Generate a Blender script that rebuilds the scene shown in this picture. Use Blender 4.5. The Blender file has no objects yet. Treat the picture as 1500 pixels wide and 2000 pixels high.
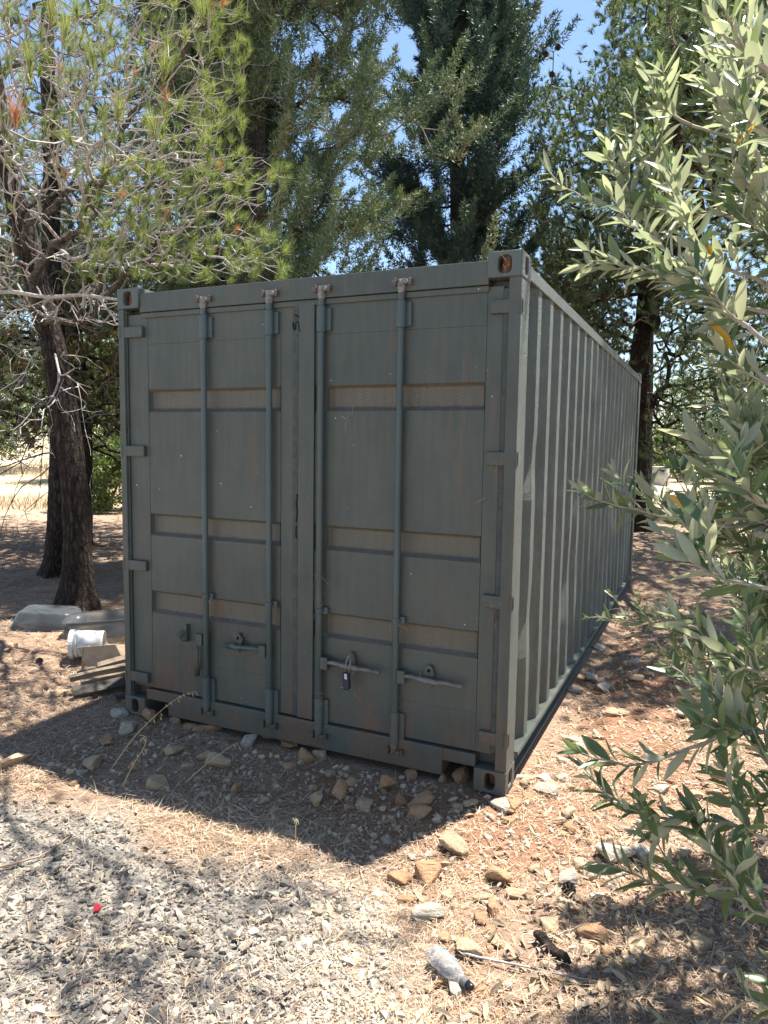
import bpy, bmesh, math, random
import numpy as np
from mathutils import Matrix, Vector

# ------------------------------------------------------------------ camera, sky, sun, exposure
SC = bpy.context.scene
COL = SC.collection
CAM = np.array([3.26239, -3.29040, 1.70577])
YAW, PITCH, ROLL, FPX = -0.427078, -0.0952746, 0.0150408, 1395.43
_cy, _sy, _cp, _sp, _cr, _sr = (math.cos(YAW), math.sin(YAW), math.cos(PITCH), math.sin(PITCH), math.cos(ROLL), math.sin(ROLL))
FWD = np.array([_sy*_cp, _cy*_cp, _sp]); _r0 = np.array([_cy, -_sy, 0.0]); _u0 = np.cross(_r0, FWD)
RGT = _r0*_cr + _u0*_sr; UPV = _u0*_cr - _r0*_sr
cd = bpy.data.cameras.new('camera'); cam = bpy.data.objects.new('camera', cd); COL.objects.link(cam)
cd.sensor_fit = 'VERTICAL'; cd.sensor_height = 36.0; cd.sensor_width = 27.0
cd.lens = FPX/2000*36.0; cd.clip_start = 0.05; cd.clip_end = 2000
_m = Matrix.Identity(4)
for i in range(3):
    _m[i][0], _m[i][1], _m[i][2], _m[i][3] = RGT[i], UPV[i], -FWD[i], CAM[i]
cam.matrix_world = _m
SC.camera = cam

SUNV = np.array([0.38, 0.77, 2.591]); SUNV = SUNV/np.linalg.norm(SUNV)
SUN_EL = math.asin(SUNV[2]); SUN_AZ = math.atan2(SUNV[0], SUNV[1])
W = bpy.data.worlds.new('World'); SC.world = W; W.use_nodes = True
nt = W.node_tree; nt.nodes.clear()
sky = nt.nodes.new('ShaderNodeTexSky'); sky.sky_type = 'NISHITA'; sky.sun_disc = False
sky.sun_elevation = SUN_EL; sky.sun_rotation = SUN_AZ; sky.air_density = 1.0; sky.dust_density = 0.1; sky.ozone_density = 1.0
bg = nt.nodes.new('ShaderNodeBackground'); bg.inputs['Strength'].default_value = 0.082
wo = nt.nodes.new('ShaderNodeOutputWorld')
nt.links.new(sky.outputs[0], bg.inputs[0]); nt.links.new(bg.outputs[0], wo.inputs[0])
sl = bpy.data.lights.new('sun', 'SUN'); sl.energy = 5.0; sl.angle = math.radians(0.53); sl.color = (1.0, 0.955, 0.885)
so = bpy.data.objects.new('sun', sl); COL.objects.link(so)
so.rotation_euler = Vector(SUNV).to_track_quat('Z', 'Y').to_euler()
so.location = (3, 8, 20)
SC.view_settings.view_transform = 'Standard'; SC.view_settings.look = 'None'
SC.view_settings.gamma = 1.0; SC.view_settings.use_curve_mapping = False
SC.view_settings.exposure = 1.56
SC.cycles.use_denoising = True
SC.cycles.max_bounces = 8; SC.cycles.diffuse_bounces = 4; SC.cycles.transparent_max_bounces = 8
SC.cycles.sample_clamp_indirect = 6.0

rng = np.random.default_rng(7)
random.seed(7)

# ------------------------------------------------------------------ geometry helpers
def ray(u, v): return FWD + RGT*((u-750)/FPX) - UPV*((v-1000)/FPX)
def at(u, v, d): return CAM + ray(u, v)*d                       # photo pixel + depth -> place in the world
def gnd(u, v, z=0.0):
    r = ray(u, v); return CAM + r*((z-CAM[2])/r[2])
def depth(P): return float((np.asarray(P)-CAM)@FWD)
def to_pix(P):
    c = np.asarray(P) - CAM; d = c@FWD
    return 750+FPX*(c@RGT)/d, 1000-FPX*(c@UPV)/d, d
def norm(a): return a/np.maximum(np.linalg.norm(a, axis=-1, keepdims=True), 1e-9)
def rvec(n): return norm(rng.normal(size=(n, 3)))

def _h(i, j, k, s):
    n = (i*374761393 + j*668265263 + k*2147483647 + s*974711) & 0xFFFFFFFF
    n = ((n ^ (n >> 13))*1274126177) & 0xFFFFFFFF
    return ((n ^ (n >> 16)) & 0xFFFF)/65535.0
def vnoise(P, f, s=0):
    P = np.asarray(P, float)*f; I = np.floor(P).astype(np.int64); F = P-I; F = F*F*(3-2*F)
    r = 0
    for a in (0, 1):
        for b in (0, 1):
            for c in (0, 1):
                w = (F[:, 0] if a else 1-F[:, 0])*(F[:, 1] if b else 1-F[:, 1])*(F[:, 2] if c else 1-F[:, 2])
                r = r + w*_h(I[:, 0]+a, I[:, 1]+b, I[:, 2]+c, s)
    return r-0.5
def fbm(P, f, s=0, o=3):
    r = 0; a = 1
    for k in range(o): r = r + a*vnoise(P, f, s+k); f *= 2.1; a *= 0.5
    return r

class MB:
    def __init__(s): s.v = []; s.f = []; s.m = []; s.a = []; s.n = 0
    def add(s, V, F, mat=0, att=None):
        V = np.asarray(V, float).reshape(-1, 3)
        fl = F if isinstance(F, list) else [F]
        for f in fl:
            f = np.asarray(f, np.int64)
            if f.ndim == 1: f = f[None]
            s.f.append(f+s.n); s.m.append(np.full(len(f), mat))
        s.a.append(np.full(len(V), 0.5) if att is None else np.broadcast_to(np.asarray(att, float), (len(V),)))
        s.v.append(V); s.n += len(V); return s
    def box(s, x0, x1, y0, y1, z0, z1, mat=0):
        V = [(x, y, z) for z in (z0, z1) for y in (y0, y1) for x in (x0, x1)]
        return s.add(V, [(0, 2, 3, 1), (4, 5, 7, 6), (0, 1, 5, 4), (2, 6, 7, 3), (0, 4, 6, 2), (1, 3, 7, 5)], mat)
    def obox(s, c, ux, uy, uz, mat=0):
        c, ux, uy, uz = map(np.asarray, (c, ux, uy, uz))
        V = [c+a*ux+b*uy+d*uz for d in (-1, 1) for b in (-1, 1) for a in (-1, 1)]
        return s.add(V, [(0, 2, 3, 1), (4, 5, 7, 6), (0, 1, 5, 4), (2, 6, 7, 3), (0, 4, 6, 2), (1, 3, 7, 5)], mat)
    def tube(s, P, R, n=6, mat=0, cap=True, att=None):
        P = np.asarray(P, float); k = len(P); R = np.broadcast_to(np.asarray(R, float), (k,))
        T = np.gradient(P, axis=0); T = norm(T)
        ref = np.array([0, 0, 1.0]) if abs(T[0, 2]) < .9 else np.array([1.0, 0, 0])
        U = np.zeros_like(P); u = np.cross(T[0], ref); u /= np.linalg.norm(u)
        for i in range(k):
            u = u-T[i]*(u@T[i]); u /= max(np.linalg.norm(u), 1e-9); U[i] = u
        Vv = np.cross(T, U); a = np.arange(n)*2*math.pi/n
        V = P[:, None]+R[:, None, None]*(np.cos(a)[None, :, None]*U[:, None]+np.sin(a)[None, :, None]*Vv[:, None])
        i = np.arange(k-1)[:, None]*n; j = np.arange(n)[None]; j2 = (j+1) % n
        F = np.stack([i+j, i+j2, i+n+j2, i+n+j], -1).reshape(-1, 4)
        fl = [F]
        if cap: fl += [np.arange(n)[::-1][None], (np.arange(n)+(k-1)*n)[None]]
        return s.add(V.reshape(-1, 3), fl, mat, att)
    def tris(s, A, B, C, att=None):
        n = len(A); V = np.stack([A, B, C], 1).reshape(-1, 3)
        return s.add(V, np.arange(3*n).reshape(-1, 3), 0, None if att is None else np.repeat(att, 3))
    def mesh(s, name, mats, smooth=False):
        me = bpy.data.meshes.new(name); V = np.concatenate(s.v)
        L = np.concatenate([f.ravel() for f in s.f]); T = np.concatenate([np.full(len(f), f.shape[1]) for f in s.f])
        me.vertices.add(len(V)); me.vertices.foreach_set('co', V.ravel())
        me.loops.add(len(L)); me.loops.foreach_set('vertex_index', L.astype(np.int32))
        me.polygons.add(len(T)); st = np.concatenate([[0], np.cumsum(T)[:-1]])
        me.polygons.foreach_set('loop_start', st.astype(np.int32)); me.polygons.foreach_set('loop_total', T.astype(np.int32))
        me.polygons.foreach_set('material_index', np.concatenate(s.m).astype(np.int32))
        me.polygons.foreach_set('use_smooth', np.full(len(T), bool(smooth)))
        me.update(calc_edges=True)
        at_ = me.attributes.new('rnd', 'FLOAT', 'POINT'); at_.data.foreach_set('value', np.concatenate(s.a).astype(np.float32))
        for m in (mats if isinstance(mats, (list, tuple)) else [mats]): me.materials.append(m)
        return me

WL = {}
def link(name, data, parent=None):
    o = bpy.data.objects.new(name, data); COL.objects.link(o)
    if parent is not None:
        o.parent = parent; o.matrix_parent_inverse = Matrix.Translation(-Vector(WL.get(parent.name, (0, 0, 0))))
    return o
def obj(name, mb, mats, parent=None, smooth=False, bevel=0, seg=2, auto=None):
    o = link(name, mb.mesh(name, mats, smooth), parent)
    if bevel:
        b = o.modifiers.new('bevel', 'BEVEL'); b.width = bevel; b.segments = seg; b.limit_method = 'ANGLE'; b.angle_limit = math.radians(40); b.use_clamp_overlap = True
    return o
def tag(o, label=None, cat=None, group=None, kind=None):
    if label: o['label'] = label
    if cat: o['category'] = cat
    if group: o['group'] = group
    if kind: o['kind'] = kind
    return o
def thing(name, loc, label, cat, group=None):
    o = bpy.data.objects.new(name, None); COL.objects.link(o); o.location = loc; o.empty_display_size = .1
    WL[o.name] = tuple(loc); return tag(o, label, cat, group)

# ------------------------------------------------------------------ material helpers
def mat(name):
    m = bpy.data.materials.new(name); m.use_nodes = True; t = m.node_tree; t.nodes.clear()
    out = t.nodes.new('ShaderNodeOutputMaterial'); p = t.nodes.new('ShaderNodeBsdfPrincipled'); t.links.new(p.outputs[0], out.inputs[0])
    return m, t, p, out
def nd(t, kind, **kw):
    n = t.nodes.new(kind)
    for k, v in kw.items():
        if k in n.inputs: n.inputs[k].default_value = v
        else: setattr(n, k, v)
    return n
def lk(t, a, b): t.links.new(a, b)
def noise(t, vec, scale, detail=4, rough=.55):
    n = nd(t, 'ShaderNodeTexNoise', Scale=scale, Detail=detail, Roughness=rough)
    if vec is not None: lk(t, vec, n.inputs['Vector'])
    return n.outputs['Fac']
def ramp(t, fac, stops):
    r = t.nodes.new('ShaderNodeValToRGB'); lk(t, fac, r.inputs[0]); e = r.color_ramp.elements
    while len(e) < len(stops): e.new(0.5)
    for i, (p, c) in enumerate(stops):
        e[i].position = p; e[i].color = (*c, 1) if len(c) == 3 else c
    return r.outputs[0]
def mix(t, fac, a, b, mode='MIX'):
    n = t.nodes.new('ShaderNodeMix'); n.data_type = 'RGBA'; n.blend_type = mode
    for s, v in ((n.inputs[0], fac), (n.inputs[6], a), (n.inputs[7], b)):
        if hasattr(v, 'links'): lk(t, v, s)
        elif isinstance(v, (int, float)): s.default_value = v
        else: s.default_value = (*v, 1)
    return n.outputs[2]
def math_(t, op, a, b=0.0, clamp=False):
    n = t.nodes.new('ShaderNodeMath'); n.operation = op; n.use_clamp = clamp
    for s, v in ((n.inputs[0], a), (n.inputs[1], b)):
        if hasattr(v, 'links'): lk(t, v, s)
        else: s.default_value = v
    return n.outputs[0]
def mapr(t, v, a, b, c=0.0, d=1.0):
    n = t.nodes.new('ShaderNodeMapRange'); lk(t, v, n.inputs[0])
    for i, x in zip((1, 2, 3, 4), (a, b, c, d)): n.inputs[i].default_value = x
    return n.outputs[0]
def bump(t, p, h, strength=.5, dist=.01):
    b = nd(t, 'ShaderNodeBump', Strength=strength, Distance=dist); lk(t, h, b.inputs['Height']); lk(t, b.outputs[0], p.inputs['Normal']); return b
def coords(t): return t.nodes.new('ShaderNodeNewGeometry').outputs['Position']
def scaled(t, vec, s):
    m = t.nodes.new('ShaderNodeMapping'); m.inputs['Scale'].default_value = s; lk(t, vec, m.inputs[0]); return m.outputs[0]
def simple(name, col, rough=.6, var=.15, sc=20, metal=0, bs=0):
    m, t, p, o = mat(name); g = coords(t); f = noise(t, g, sc)
    c = ramp(t, f, [(.3, tuple(x*(1-var) for x in col)), (.7, tuple(min(1, x*(1+var)) for x in col))])
    lk(t, c, p.inputs['Base Color']); p.inputs['Roughness'].default_value = rough; p.inputs['Metallic'].default_value = metal
    if bs: bump(t, p, noise(t, g, sc*6), bs, .004)
    return m
def leafmat(name, stops, trans=.3, rough=.5, back=None, spec=.4, tint=(1.25, 1.25, .6)):
    m, t, p, o = mat(name); a = nd(t, 'ShaderNodeAttribute', attribute_name='rnd')
    c = ramp(t, a.outputs['Fac'], stops)
    if back:
        g = t.nodes.new('ShaderNodeNewGeometry'); c2 = ramp(t, a.outputs['Fac'], back); c = mix(t, g.outputs['Backfacing'], c, c2)
    lk(t, c, p.inputs['Base Color']); p.inputs['Roughness'].default_value = rough; p.inputs['Specular IOR Level'].default_value = spec
    tr = t.nodes.new('ShaderNodeBsdfTranslucent'); tc = mix(t, 1.0, c, tint, 'MULTIPLY'); lk(t, tc, tr.inputs[0])
    ms = t.nodes.new('ShaderNodeMixShader'); ms.inputs[0].default_value = trans
    lk(t, p.outputs[0], ms.inputs[1]); lk(t, tr.outputs[0], ms.inputs[2]); lk(t, ms.outputs[0], o.inputs[0])
    return m

# ---- container paint: dark olive grey, dust, fading, rust low down, sunlit tone in the blistered coat
def paint(name, lit_blister=0.0, dust=0.0, rust=.5, k=1.0, tint=(1, 1, 1)):
    m, t, p, o = mat(name); g = coords(t)
    n1 = noise(t, g, 2.2, 6, .6); n2 = noise(t, scaled(t, g, (30, 30, 3)), 1.0, 5); n3 = noise(t, g, 140, 3)
    base = ramp(t, n1, [(.3, tuple(k*x for x in (.043, .052, .047))), (.7, tuple(k*x for x in (.072, .082, .072)))])
    base = mix(t, mapr(t, noise(t, g, .9, 5, .6), .45, .65, 0, .45), base, tuple(k*x for x in (.092, .104, .095)))
    base = mix(t, mapr(t, n2, .45, .75, 0, .45), base, (.108, .101, .082))
    base = mix(t, mapr(t, n3, .62, .72, 0, 0 if lit_blister else .3), base, (.115, .106, .085))
    if dust: base = mix(t, math_(t, 'MULTIPLY', mapr(t, n2, .3, .6, dust*.6, dust), mapr(t, noise(t, g, 3.5, 4), .35, .6, .65, 1)), base, ramp(t, n3, [(.35, (.085, .067, .048)), (.68, (.195, .160, .120))]))
    sep = t.nodes.new('ShaderNodeSeparateXYZ'); lk(t, g, sep.inputs[0])
    low = mapr(t, sep.outputs[2], .05, .55, 1, 0)
    r1 = noise(t, scaled(t, g, (7, 7, 2.2)), 1.0, 7, .68)
    rm = math_(t, 'MULTIPLY', mapr(t, math_(t, 'ADD', r1, math_(t, 'MULTIPLY', low, .20)), .57, .74), rust)
    base = mix(t, rm, base, ramp(t, n3, [(.35, (.12, .062, .035)), (.7, (.22, .12, .07))]))
    run = noise(t, scaled(t, g, (22, 22, .7)), 1.0, 4, .6); base = mix(t, math_(t, 'MULTIPLY', mapr(t, run, .58, .70), mapr(t, noise(t, g, 1.7, 3), .45, .6, 0, .45)), base, (.125, .092, .065))
    ch = noise(t, g, 38, 3); chm = mapr(t, ch, .755, .765)
    base = mix(t, chm, base, (.55, .55, .52))
    if tint != (1, 1, 1): base = mix(t, 1.0, base, tint, 'MULTIPLY')
    lk(t, base, p.inputs['Base Color']); p.inputs['Roughness'].default_value = .5
    h = math_(t, 'ADD', math_(t, 'MULTIPLY', n3, .15), math_(t, 'MULTIPLY', noise(t, g, 12, 3), .5))
    if lit_blister:
        bl = math_(t, 'MULTIPLY', mapr(t, noise(t, g, 210, 2, .5), .35, .65), mapr(t, noise(t, g, 14, 3), .3, .6, .45, 1))
        h = math_(t, 'ADD', h, math_(t, 'MULTIPLY', bl, lit_blister))
    bump(t, p, math_(t, 'ADD', h, math_(t, 'MULTIPLY', noise(t, g, 2.5, 2), 3.0)), 1.0 if lit_blister else .55, .008 if lit_blister else .005)
    return m
M = {}
M['paint'] = paint('container_paint'); M['lit_blister'] = paint('sunlit_blistered_paint', lit_blister=1.6, rust=.3, k=2.6, tint=(.94, 1.0, .98)); M['cast'] = paint('casting_paint', rust=.5, k=1.35, tint=(.95, 1.02, 1.03)); M['rod'] = paint('rod_paint', rust=.35, k=1.15, tint=(.86, 1.06, 1.22))  # blistered coat is lightened to put the side's sunlight into its colour
M['ledge'] = paint('skylit_dusty_ledge', dust=.95, rust=.3)  # dust also lightens the groove's lower slope in place of caught skylight
M['dusty'] = paint('dusty_recess', dust=.8, rust=.9)
M['grime'] = paint('grimy_fold', dust=.95, rust=1.0)
M['rusty'] = simple('rust', (.16, .075, .04), .9, .5, 40, bs=.5)
M['keeper'] = simple('weathered_keeper', (.125, .098, .082), .75, .5, 50, bs=.4)
M['steel_handle'] = simple('bare_steel_handle', (.155, .152, .145), .55, .35, 30, .2)
M['dark'] = simple('dark_cavity', (.012, .011, .010), .9, .3)
M['bright_steel'] = simple('worn_galvanised', (.20, .19, .175), .6, .45, 60, .3)
M['rubber'] = simple('rubber_gasket', (.055, .062, .058), .7, .3, 30)
M['padlock'] = simple('padlock_sleeve', (.012, .020, .045), .4, .3, 40)

# ------------------------------------------------------------------ ground
def poly_in(px, py, poly):
    r = np.zeros(len(px), bool); n = len(poly)
    for i in range(n):
        x1, y1 = poly[i]; x2, y2 = poly[(i+1) % n]
        c = ((y1 > py) != (y2 > py)) & (px < (x2-x1)*(py-y1)/(y2-y1+1e-12)+x1); r ^= c
    return r
def hgt(x, y):
    x = np.asarray(x, float); y = np.asarray(y, float); P = np.stack([x, y, np.zeros_like(x)], -1)
    h = fbm(P, .45, 3, 3)*.10 + fbm(P, 2.3, 11, 3)*.035
    near = np.clip(np.maximum(np.abs(x-1.2)-1.3, np.abs(y-3)-3.1), 0, .8)/.8           # level pad under the container
    h = h*near
    side = np.exp(-((x-2.56)/.16)**2)*((y > .25) & (y < 6))*.05                           # worn hollow along the long side
    back = np.clip((np.hypot(x, y)-30)/120, 0, 1)
    return h - .012 - side + back*fbm(P, .02, 5, 2)*6
def gravel_w(x, y):
    P = np.stack([x, y, 0*x], -1)
    # signed line distances of the crushed-stone patch in the lower corner
    e1 = (-.93 + .08*(x-.9)) - y + fbm(P, 1.6, 21, 3)*.30
    e2 = (2.46 + (-1.0-y)*.42) - x + fbm(P, 2.1, 23, 3)*.30
    return np.clip(np.minimum(e1, e2)/.28+.35, 0, 1)
def soil_w(x, y):
    P = np.stack([x, y, 0*x], -1)
    d = np.minimum(np.hypot((x-2.2)/1.2, (y+.35)/.42), np.hypot((x-2.95)/.55, (y-1.2)/2.2))
    return np.clip(1.25-d+fbm(P, 2.5, 31, 3)*.7, 0, 1)
gx = np.concatenate([-np.geomspace(600, 5.3, 26), np.arange(-5, 6.5, .055), np.geomspace(6.8, 600, 26)])
gy = np.concatenate([-np.geomspace(400, 4.3, 16), np.arange(-4, 8.5, .055), np.geomspace(8.8, 900, 34)])
XX, YY = np.meshgrid(gx, gy, indexing='xy'); xf, yf = XX.ravel(), YY.ravel()
gm = MB(); nx, ny = len(gx), len(gy)
ii = (np.arange(ny-1)[:, None]*nx+np.arange(nx-1)[None]).ravel()
gm.add(np.stack([xf, yf, hgt(xf, yf)], -1), np.stack([ii, ii+1, ii+nx+1, ii+nx], -1))
def ground_mat():
    m, t, p, o = mat('ground_soil'); g = coords(t)
    gr = nd(t, 'ShaderNodeAttribute', attribute_name='gravel').outputs['Fac']; so_ = nd(t, 'ShaderNodeAttribute', attribute_name='soil').outputs['Fac']
    fa = nd(t, 'ShaderNodeAttribute', attribute_name='far').outputs['Fac']
    n1 = noise(t, g, 5, 6, .65); n2 = noise(t, g, 60, 4, .7); n3 = noise(t, g, 300, 3, .6)
    nee = mix(t, n1, ramp(t, n2, [(.25, (0.146, 0.097, 0.068)), (.5, (0.307, 0.214, 0.149)), (.75, (0.453, 0.347, 0.257))]), (0.292, 0.189, 0.124))
    red = ramp(t, n2, [(.25, (0.158, 0.078, 0.047)), (.55, (0.294, 0.158, 0.095)), (.8, (0.410, 0.256, 0.163))])
    grv = ramp(t, n2, [(.3, (0.125, 0.118, 0.106)), (.5, (0.265, 0.243, 0.213)), (.7, (0.412, 0.367, 0.309))])
    c = mix(t, mapr(t, math_(t, 'ADD', so_, math_(t, 'MULTIPLY', n1, .3)), .35, .9), nee, red); c = mix(t, gr, c, grv)
    fld = ramp(t, noise(t, g, .25, 5), [(.38, (0.260, 0.195, 0.117)), (.5, (0.403, 0.319, 0.202)), (.62, (0.520, 0.448, 0.338))])
    c = mix(t, fa, c, fld)
    lk(t, c, p.inputs['Base Color']); p.inputs['Roughness'].default_value = .95; p.inputs['Specular IOR Level'].default_value = .15
    h = math_(t, 'ADD', n2, math_(t, 'MULTIPLY', n3, .4)); bump(t, p, h, .8, .02)
    return m
M['ground'] = ground_mat()
ground = tag(obj('ground', gm, M['ground'], smooth=True), kind='structure')
for nm, val in (('gravel', gravel_w(xf, yf)), ('soil', soil_w(xf, yf)),
                ('far', np.clip((np.hypot(xf-1, yf-1)-11)/6+fbm(np.stack([xf, yf, 0*xf], -1), .3, 9)*.9, 0, 1))):
    a_ = ground.data.attributes.new(nm, 'FLOAT', 'POINT'); a_.data.foreach_set('value', np.asarray(val, np.float32))
def gz(x, y): return float(hgt(np.array([x]), np.array([y]))[0])

# ------------------------------------------------------------------ shipping container
CW, CL, CH = 2.438, 6.058, 2.591
cont = thing('shipping_container', (1.219, 3.03, 0), 'dark olive grey steel shipping container with two closed doors and corrugated side', 'container')
def pc(x, z, y): return x+(x-3.262)*y/3.29, z+(z-1.706)*y/3.29      # measured on the front plane, moved back to depth y

def weld(o, d=1e-4):
    b = bmesh.new(); b.from_mesh(o.data); bmesh.ops.remove_doubles(b, verts=b.verts, dist=d)
    bmesh.ops.recalc_face_normals(b, faces=b.faces); b.to_mesh(o.data); b.free(); return o
def casting(x0, x1, y0, y1, z0, z1, holes):
    mb = MB()
    C = np.array([(x0+x1)/2, (y0+y1)/2, (z0+z1)/2]); H = np.array([x1-x0, y1-y0, z1-z0])/2
    for ax in range(3):
        for sg in (-1, 1):
            N = np.zeros(3); N[ax] = sg; a1, a2 = [k for k in range(3) if k != ax]
            U = np.zeros(3); U[a1] = H[a1]; V = np.zeros(3); V[a2] = H[a2]
            per = [(-1+2*k/4, -1) for k in range(4)]+[(1, -1+2*k/4) for k in range(4)]+[(1-2*k/4, 1) for k in range(4)]+[(-1, 1-2*k/4) for k in range(4)]
            out = np.array([C+N*H[ax]+U*p+V*q for p, q in per])
            key = (ax, sg)
            if key in holes:
                hu, hv = holes[key]
                inn = []
                for p, q in per:
                    th = math.atan2(q, p); c, s_ = math.cos(th), math.sin(th); r = (abs(c)**3.2+abs(s_)**3.2)**(-1/3.2)
                    inn.append((r*c*hu, r*s_*hv))
                o1 = np.zeros(3); o1[a1] = 1; o2 = np.zeros(3); o2[a2] = 1
                I0 = np.array([C+N*H[ax]+o1*p+o2*q for p, q in inn]); I1 = I0-N*.03; I2 = np.array([C+N*H[ax]+o1*p*1.15+o2*q*1.1 for p, q in inn])-N*.10
                n = 16; k = np.arange(n); k2 = (k+1) % n
                mb.add(np.concatenate([out, I0]), np.stack([k, k2, n+k2, n+k], -1))
                mb.add(np.concatenate([I0, I1]), np.stack([k, k2, n+k2, n+k], -1))
                mb.add(np.concatenate([I1, I2]), [np.stack([k, k2, n+k2, n+k], -1), (n+k)[None]], 1)
            else: mb.add(out, np.arange(16)[None])
    o = obj('corner_casting', mb, [M['cast'], M['rusty']], cont)
    weld(o); b = o.modifiers.new('bevel', 'BEVEL'); b.width = .011; b.segments = 3; b.limit_method = 'ANGLE'; b.angle_limit = math.radians(50)
    o.data.materials.append(M['lit_blister'])
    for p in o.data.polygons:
        if p.normal.x > .9 and p.material_index == 0: p.material_index = 2  # outer side face takes the coat with sunlight in its colour
    return o
cw_, cd_, ch_ = .165, .178, .118
for zz in (0, 1):
    z0, z1 = (0.0, ch_) if zz == 0 else (CH-ch_+.004, CH+.004)
    hf = (.026, .042) if zz == 0 else (.032, .040)
    for xx in (0, 1):
        x0, x1 = (0, cw_) if xx == 0 else (CW-cw_, CW)
        casting(x0, x1, -.004, cd_, z0, z1, {(1, -1): hf, (0, 1 if xx else -1): (.030, .042), **({(2, 1): (.03, .055)} if zz else {})})
        casting(x0, x1, CL-cd_, CL+.004, z0, z1, {(0, 1 if xx else -1): (.03, .042)})
# corner posts
zb, zt = ch_-.001, CH-ch_+.005
for sx in (0, 1):
    X = lambda a: a if sx == 0 else CW-a
    def bx(mb, a, b, y0, y1, z0, z1, m=0): mb.box(min(X(a), X(b)), max(X(a), X(b)), y0, y1, z0, z1, m)
    mb = MB(); bx(mb, .002, .045 if sx == 0 else .060, .004, .16, zb, zt)
    for k in range(3): bx(mb, .045, .052+.0, .02+.022*k, .03+.022*k, zb, zt)          # ribs inside the hinge groove
    bx(mb, .045, .17, .085, .16, zb, zt)
    o = obj('corner_post', mb, [M['lit_blister'], M['paint']], cont, bevel=.006)
    for pq in o.data.polygons: pq.material_index = int(abs(pq.normal.x) < .5 or pq.center.y > .17)  # side faces get the sunlit-toned coat, the others the darker paint
    mb = MB(); bx(mb, .004, .17, CL-.16, CL-.002, zb, zt); obj('corner_post', mb, M['lit_blister'], cont, bevel=.008)
# header above the doors, sill below
mb = MB(); mb.box(cw_-.004, CW-cw_+.004, .012, .12, 2.452, 2.562)
mb.box(cw_-.004, CW-cw_+.004, .020, .12, 2.42, 2.449); obj('header_beam', mb, M['paint'], cont, bevel=.004)
mb = MB(); mb.box(.335, CW-.335, .010, .13, .034, .178); mb.box(cw_-.002, .338, .014, .13, .112, .176); mb.box(CW-.338, CW-cw_+.002, .014, .13, .112, .176)
obj('door_sill', mb, M['paint'], cont, bevel=.005)
# roof
rp = []; y = .14
ry = [.13]; rz = [2.545]
while y < CL-.2:
    for dy, z in ((.0, 2.545), (.05, 2.565), (.14, 2.565), (.19, 2.545)): ry.append(y+dy); rz.append(z)
    y += .21
ry.append(CL-.1); rz.append(2.545)
k = len(ry); V = [(.05, a, b) for a, b in zip(ry, rz)]+[(CW-.05, a, b) for a, b in zip(ry, rz)]; i = np.arange(k-1)
mb = MB(); mb.add(V, np.stack([i, i+k, i+k+1, i+1], -1)); obj('roof', mb, M['paint'], cont)
mb = MB(); mb.box(.08, CW-.08, .15, CL-.1, .12, .15); obj('underframe', mb, M['dark'], cont)
# long walls: vertical trapezoid corrugation, knocked about
def side_wall(xo, xi, sgn):
    ys = [.165]; xs = [xi]
    c = .4225
    while c < CL-.22:
        for dy, x in ((-.108, xi), (-.0385, xo), (.0385, xo), (.108, xi)): ys.append(c+dy); xs.append(x)
        c += .2895
    ys.append(CL-.15); xs.append(xi)
    ys, xs = np.array(ys), np.array(xs); zs = np.linspace(.155, 2.50, 60)
    Y, Z = np.meshgrid(ys, zs); X = np.broadcast_to(xs, Y.shape).copy()
    Pn = np.stack([Y.ravel(), Z.ravel(), 0*Y.ravel()], -1)
    X += sgn*(fbm(Pn, 1.3, 41, 3)*.004).reshape(X.shape)
    for (y0, z0, ry_, rz_, dd) in ((.42, 1.62, .12, .12, .008), (.46, .80, .16, .16, .010), (1.87, 1.38, .3, .2, .008), (1.6, .85, .3, .25, .010), (4.0, 1.3, .5, .4, .014)):
        X -= sgn*dd*np.exp(-((Y-y0)/ry_)**2-((Z-z0)/rz_)**2)
    Y = Y + (fbm(Pn, 2.0, 47, 2)*.004).reshape(Y.shape)
    r, q = Y.shape; i = (np.arange(r-1)[:, None]*q+np.arange(q-1)[None]).ravel()
    F = np.stack([i, i+1, i+q+1, i+q], -1); F = F if sgn > 0 else F[:, ::-1]
    mb = MB(); mb.add(np.stack([X.ravel(), Y.ravel(), Z.ravel()], -1), F)
    return mb
obj('side_wall', side_wall(CW-.008, CW-.046, 1), M['lit_blister'], cont)
obj('side_wall', side_wall(.008, .046, -1), M['lit_blister'], cont)
mb = MB(); c = .3
mb.box(.17, CW-.17, CL-.06, CL-.03, .12, 2.5); obj('end_wall', mb, M['paint'], cont)
for sx in (0, 1):
    X = lambda a: a if sx == 0 else CW-a
    def bx(mb, a, b, y0, y1, z0, z1, m=0): mb.box(min(X(a), X(b)), max(X(a), X(b)), y0, y1, z0, z1, m)
    mb = MB(); bx(mb, .003, .066, cd_-.002, CL-cd_, 2.492, 2.556); obj('top_side_rail', mb, M['lit_blister'], cont, bevel=.004)
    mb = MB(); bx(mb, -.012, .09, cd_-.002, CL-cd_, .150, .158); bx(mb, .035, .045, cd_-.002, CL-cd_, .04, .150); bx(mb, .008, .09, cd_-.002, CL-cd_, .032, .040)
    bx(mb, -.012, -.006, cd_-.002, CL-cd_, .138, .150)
    obj('bottom_side_rail', mb, M['lit_blister'], cont)
mb = MB(); mb.box(CW-.048, CW-.030, .525, .565, 2.265, 2.40); obj('vent_cover', mb, M['lit_blister'], cont, bevel=.004)

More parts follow.
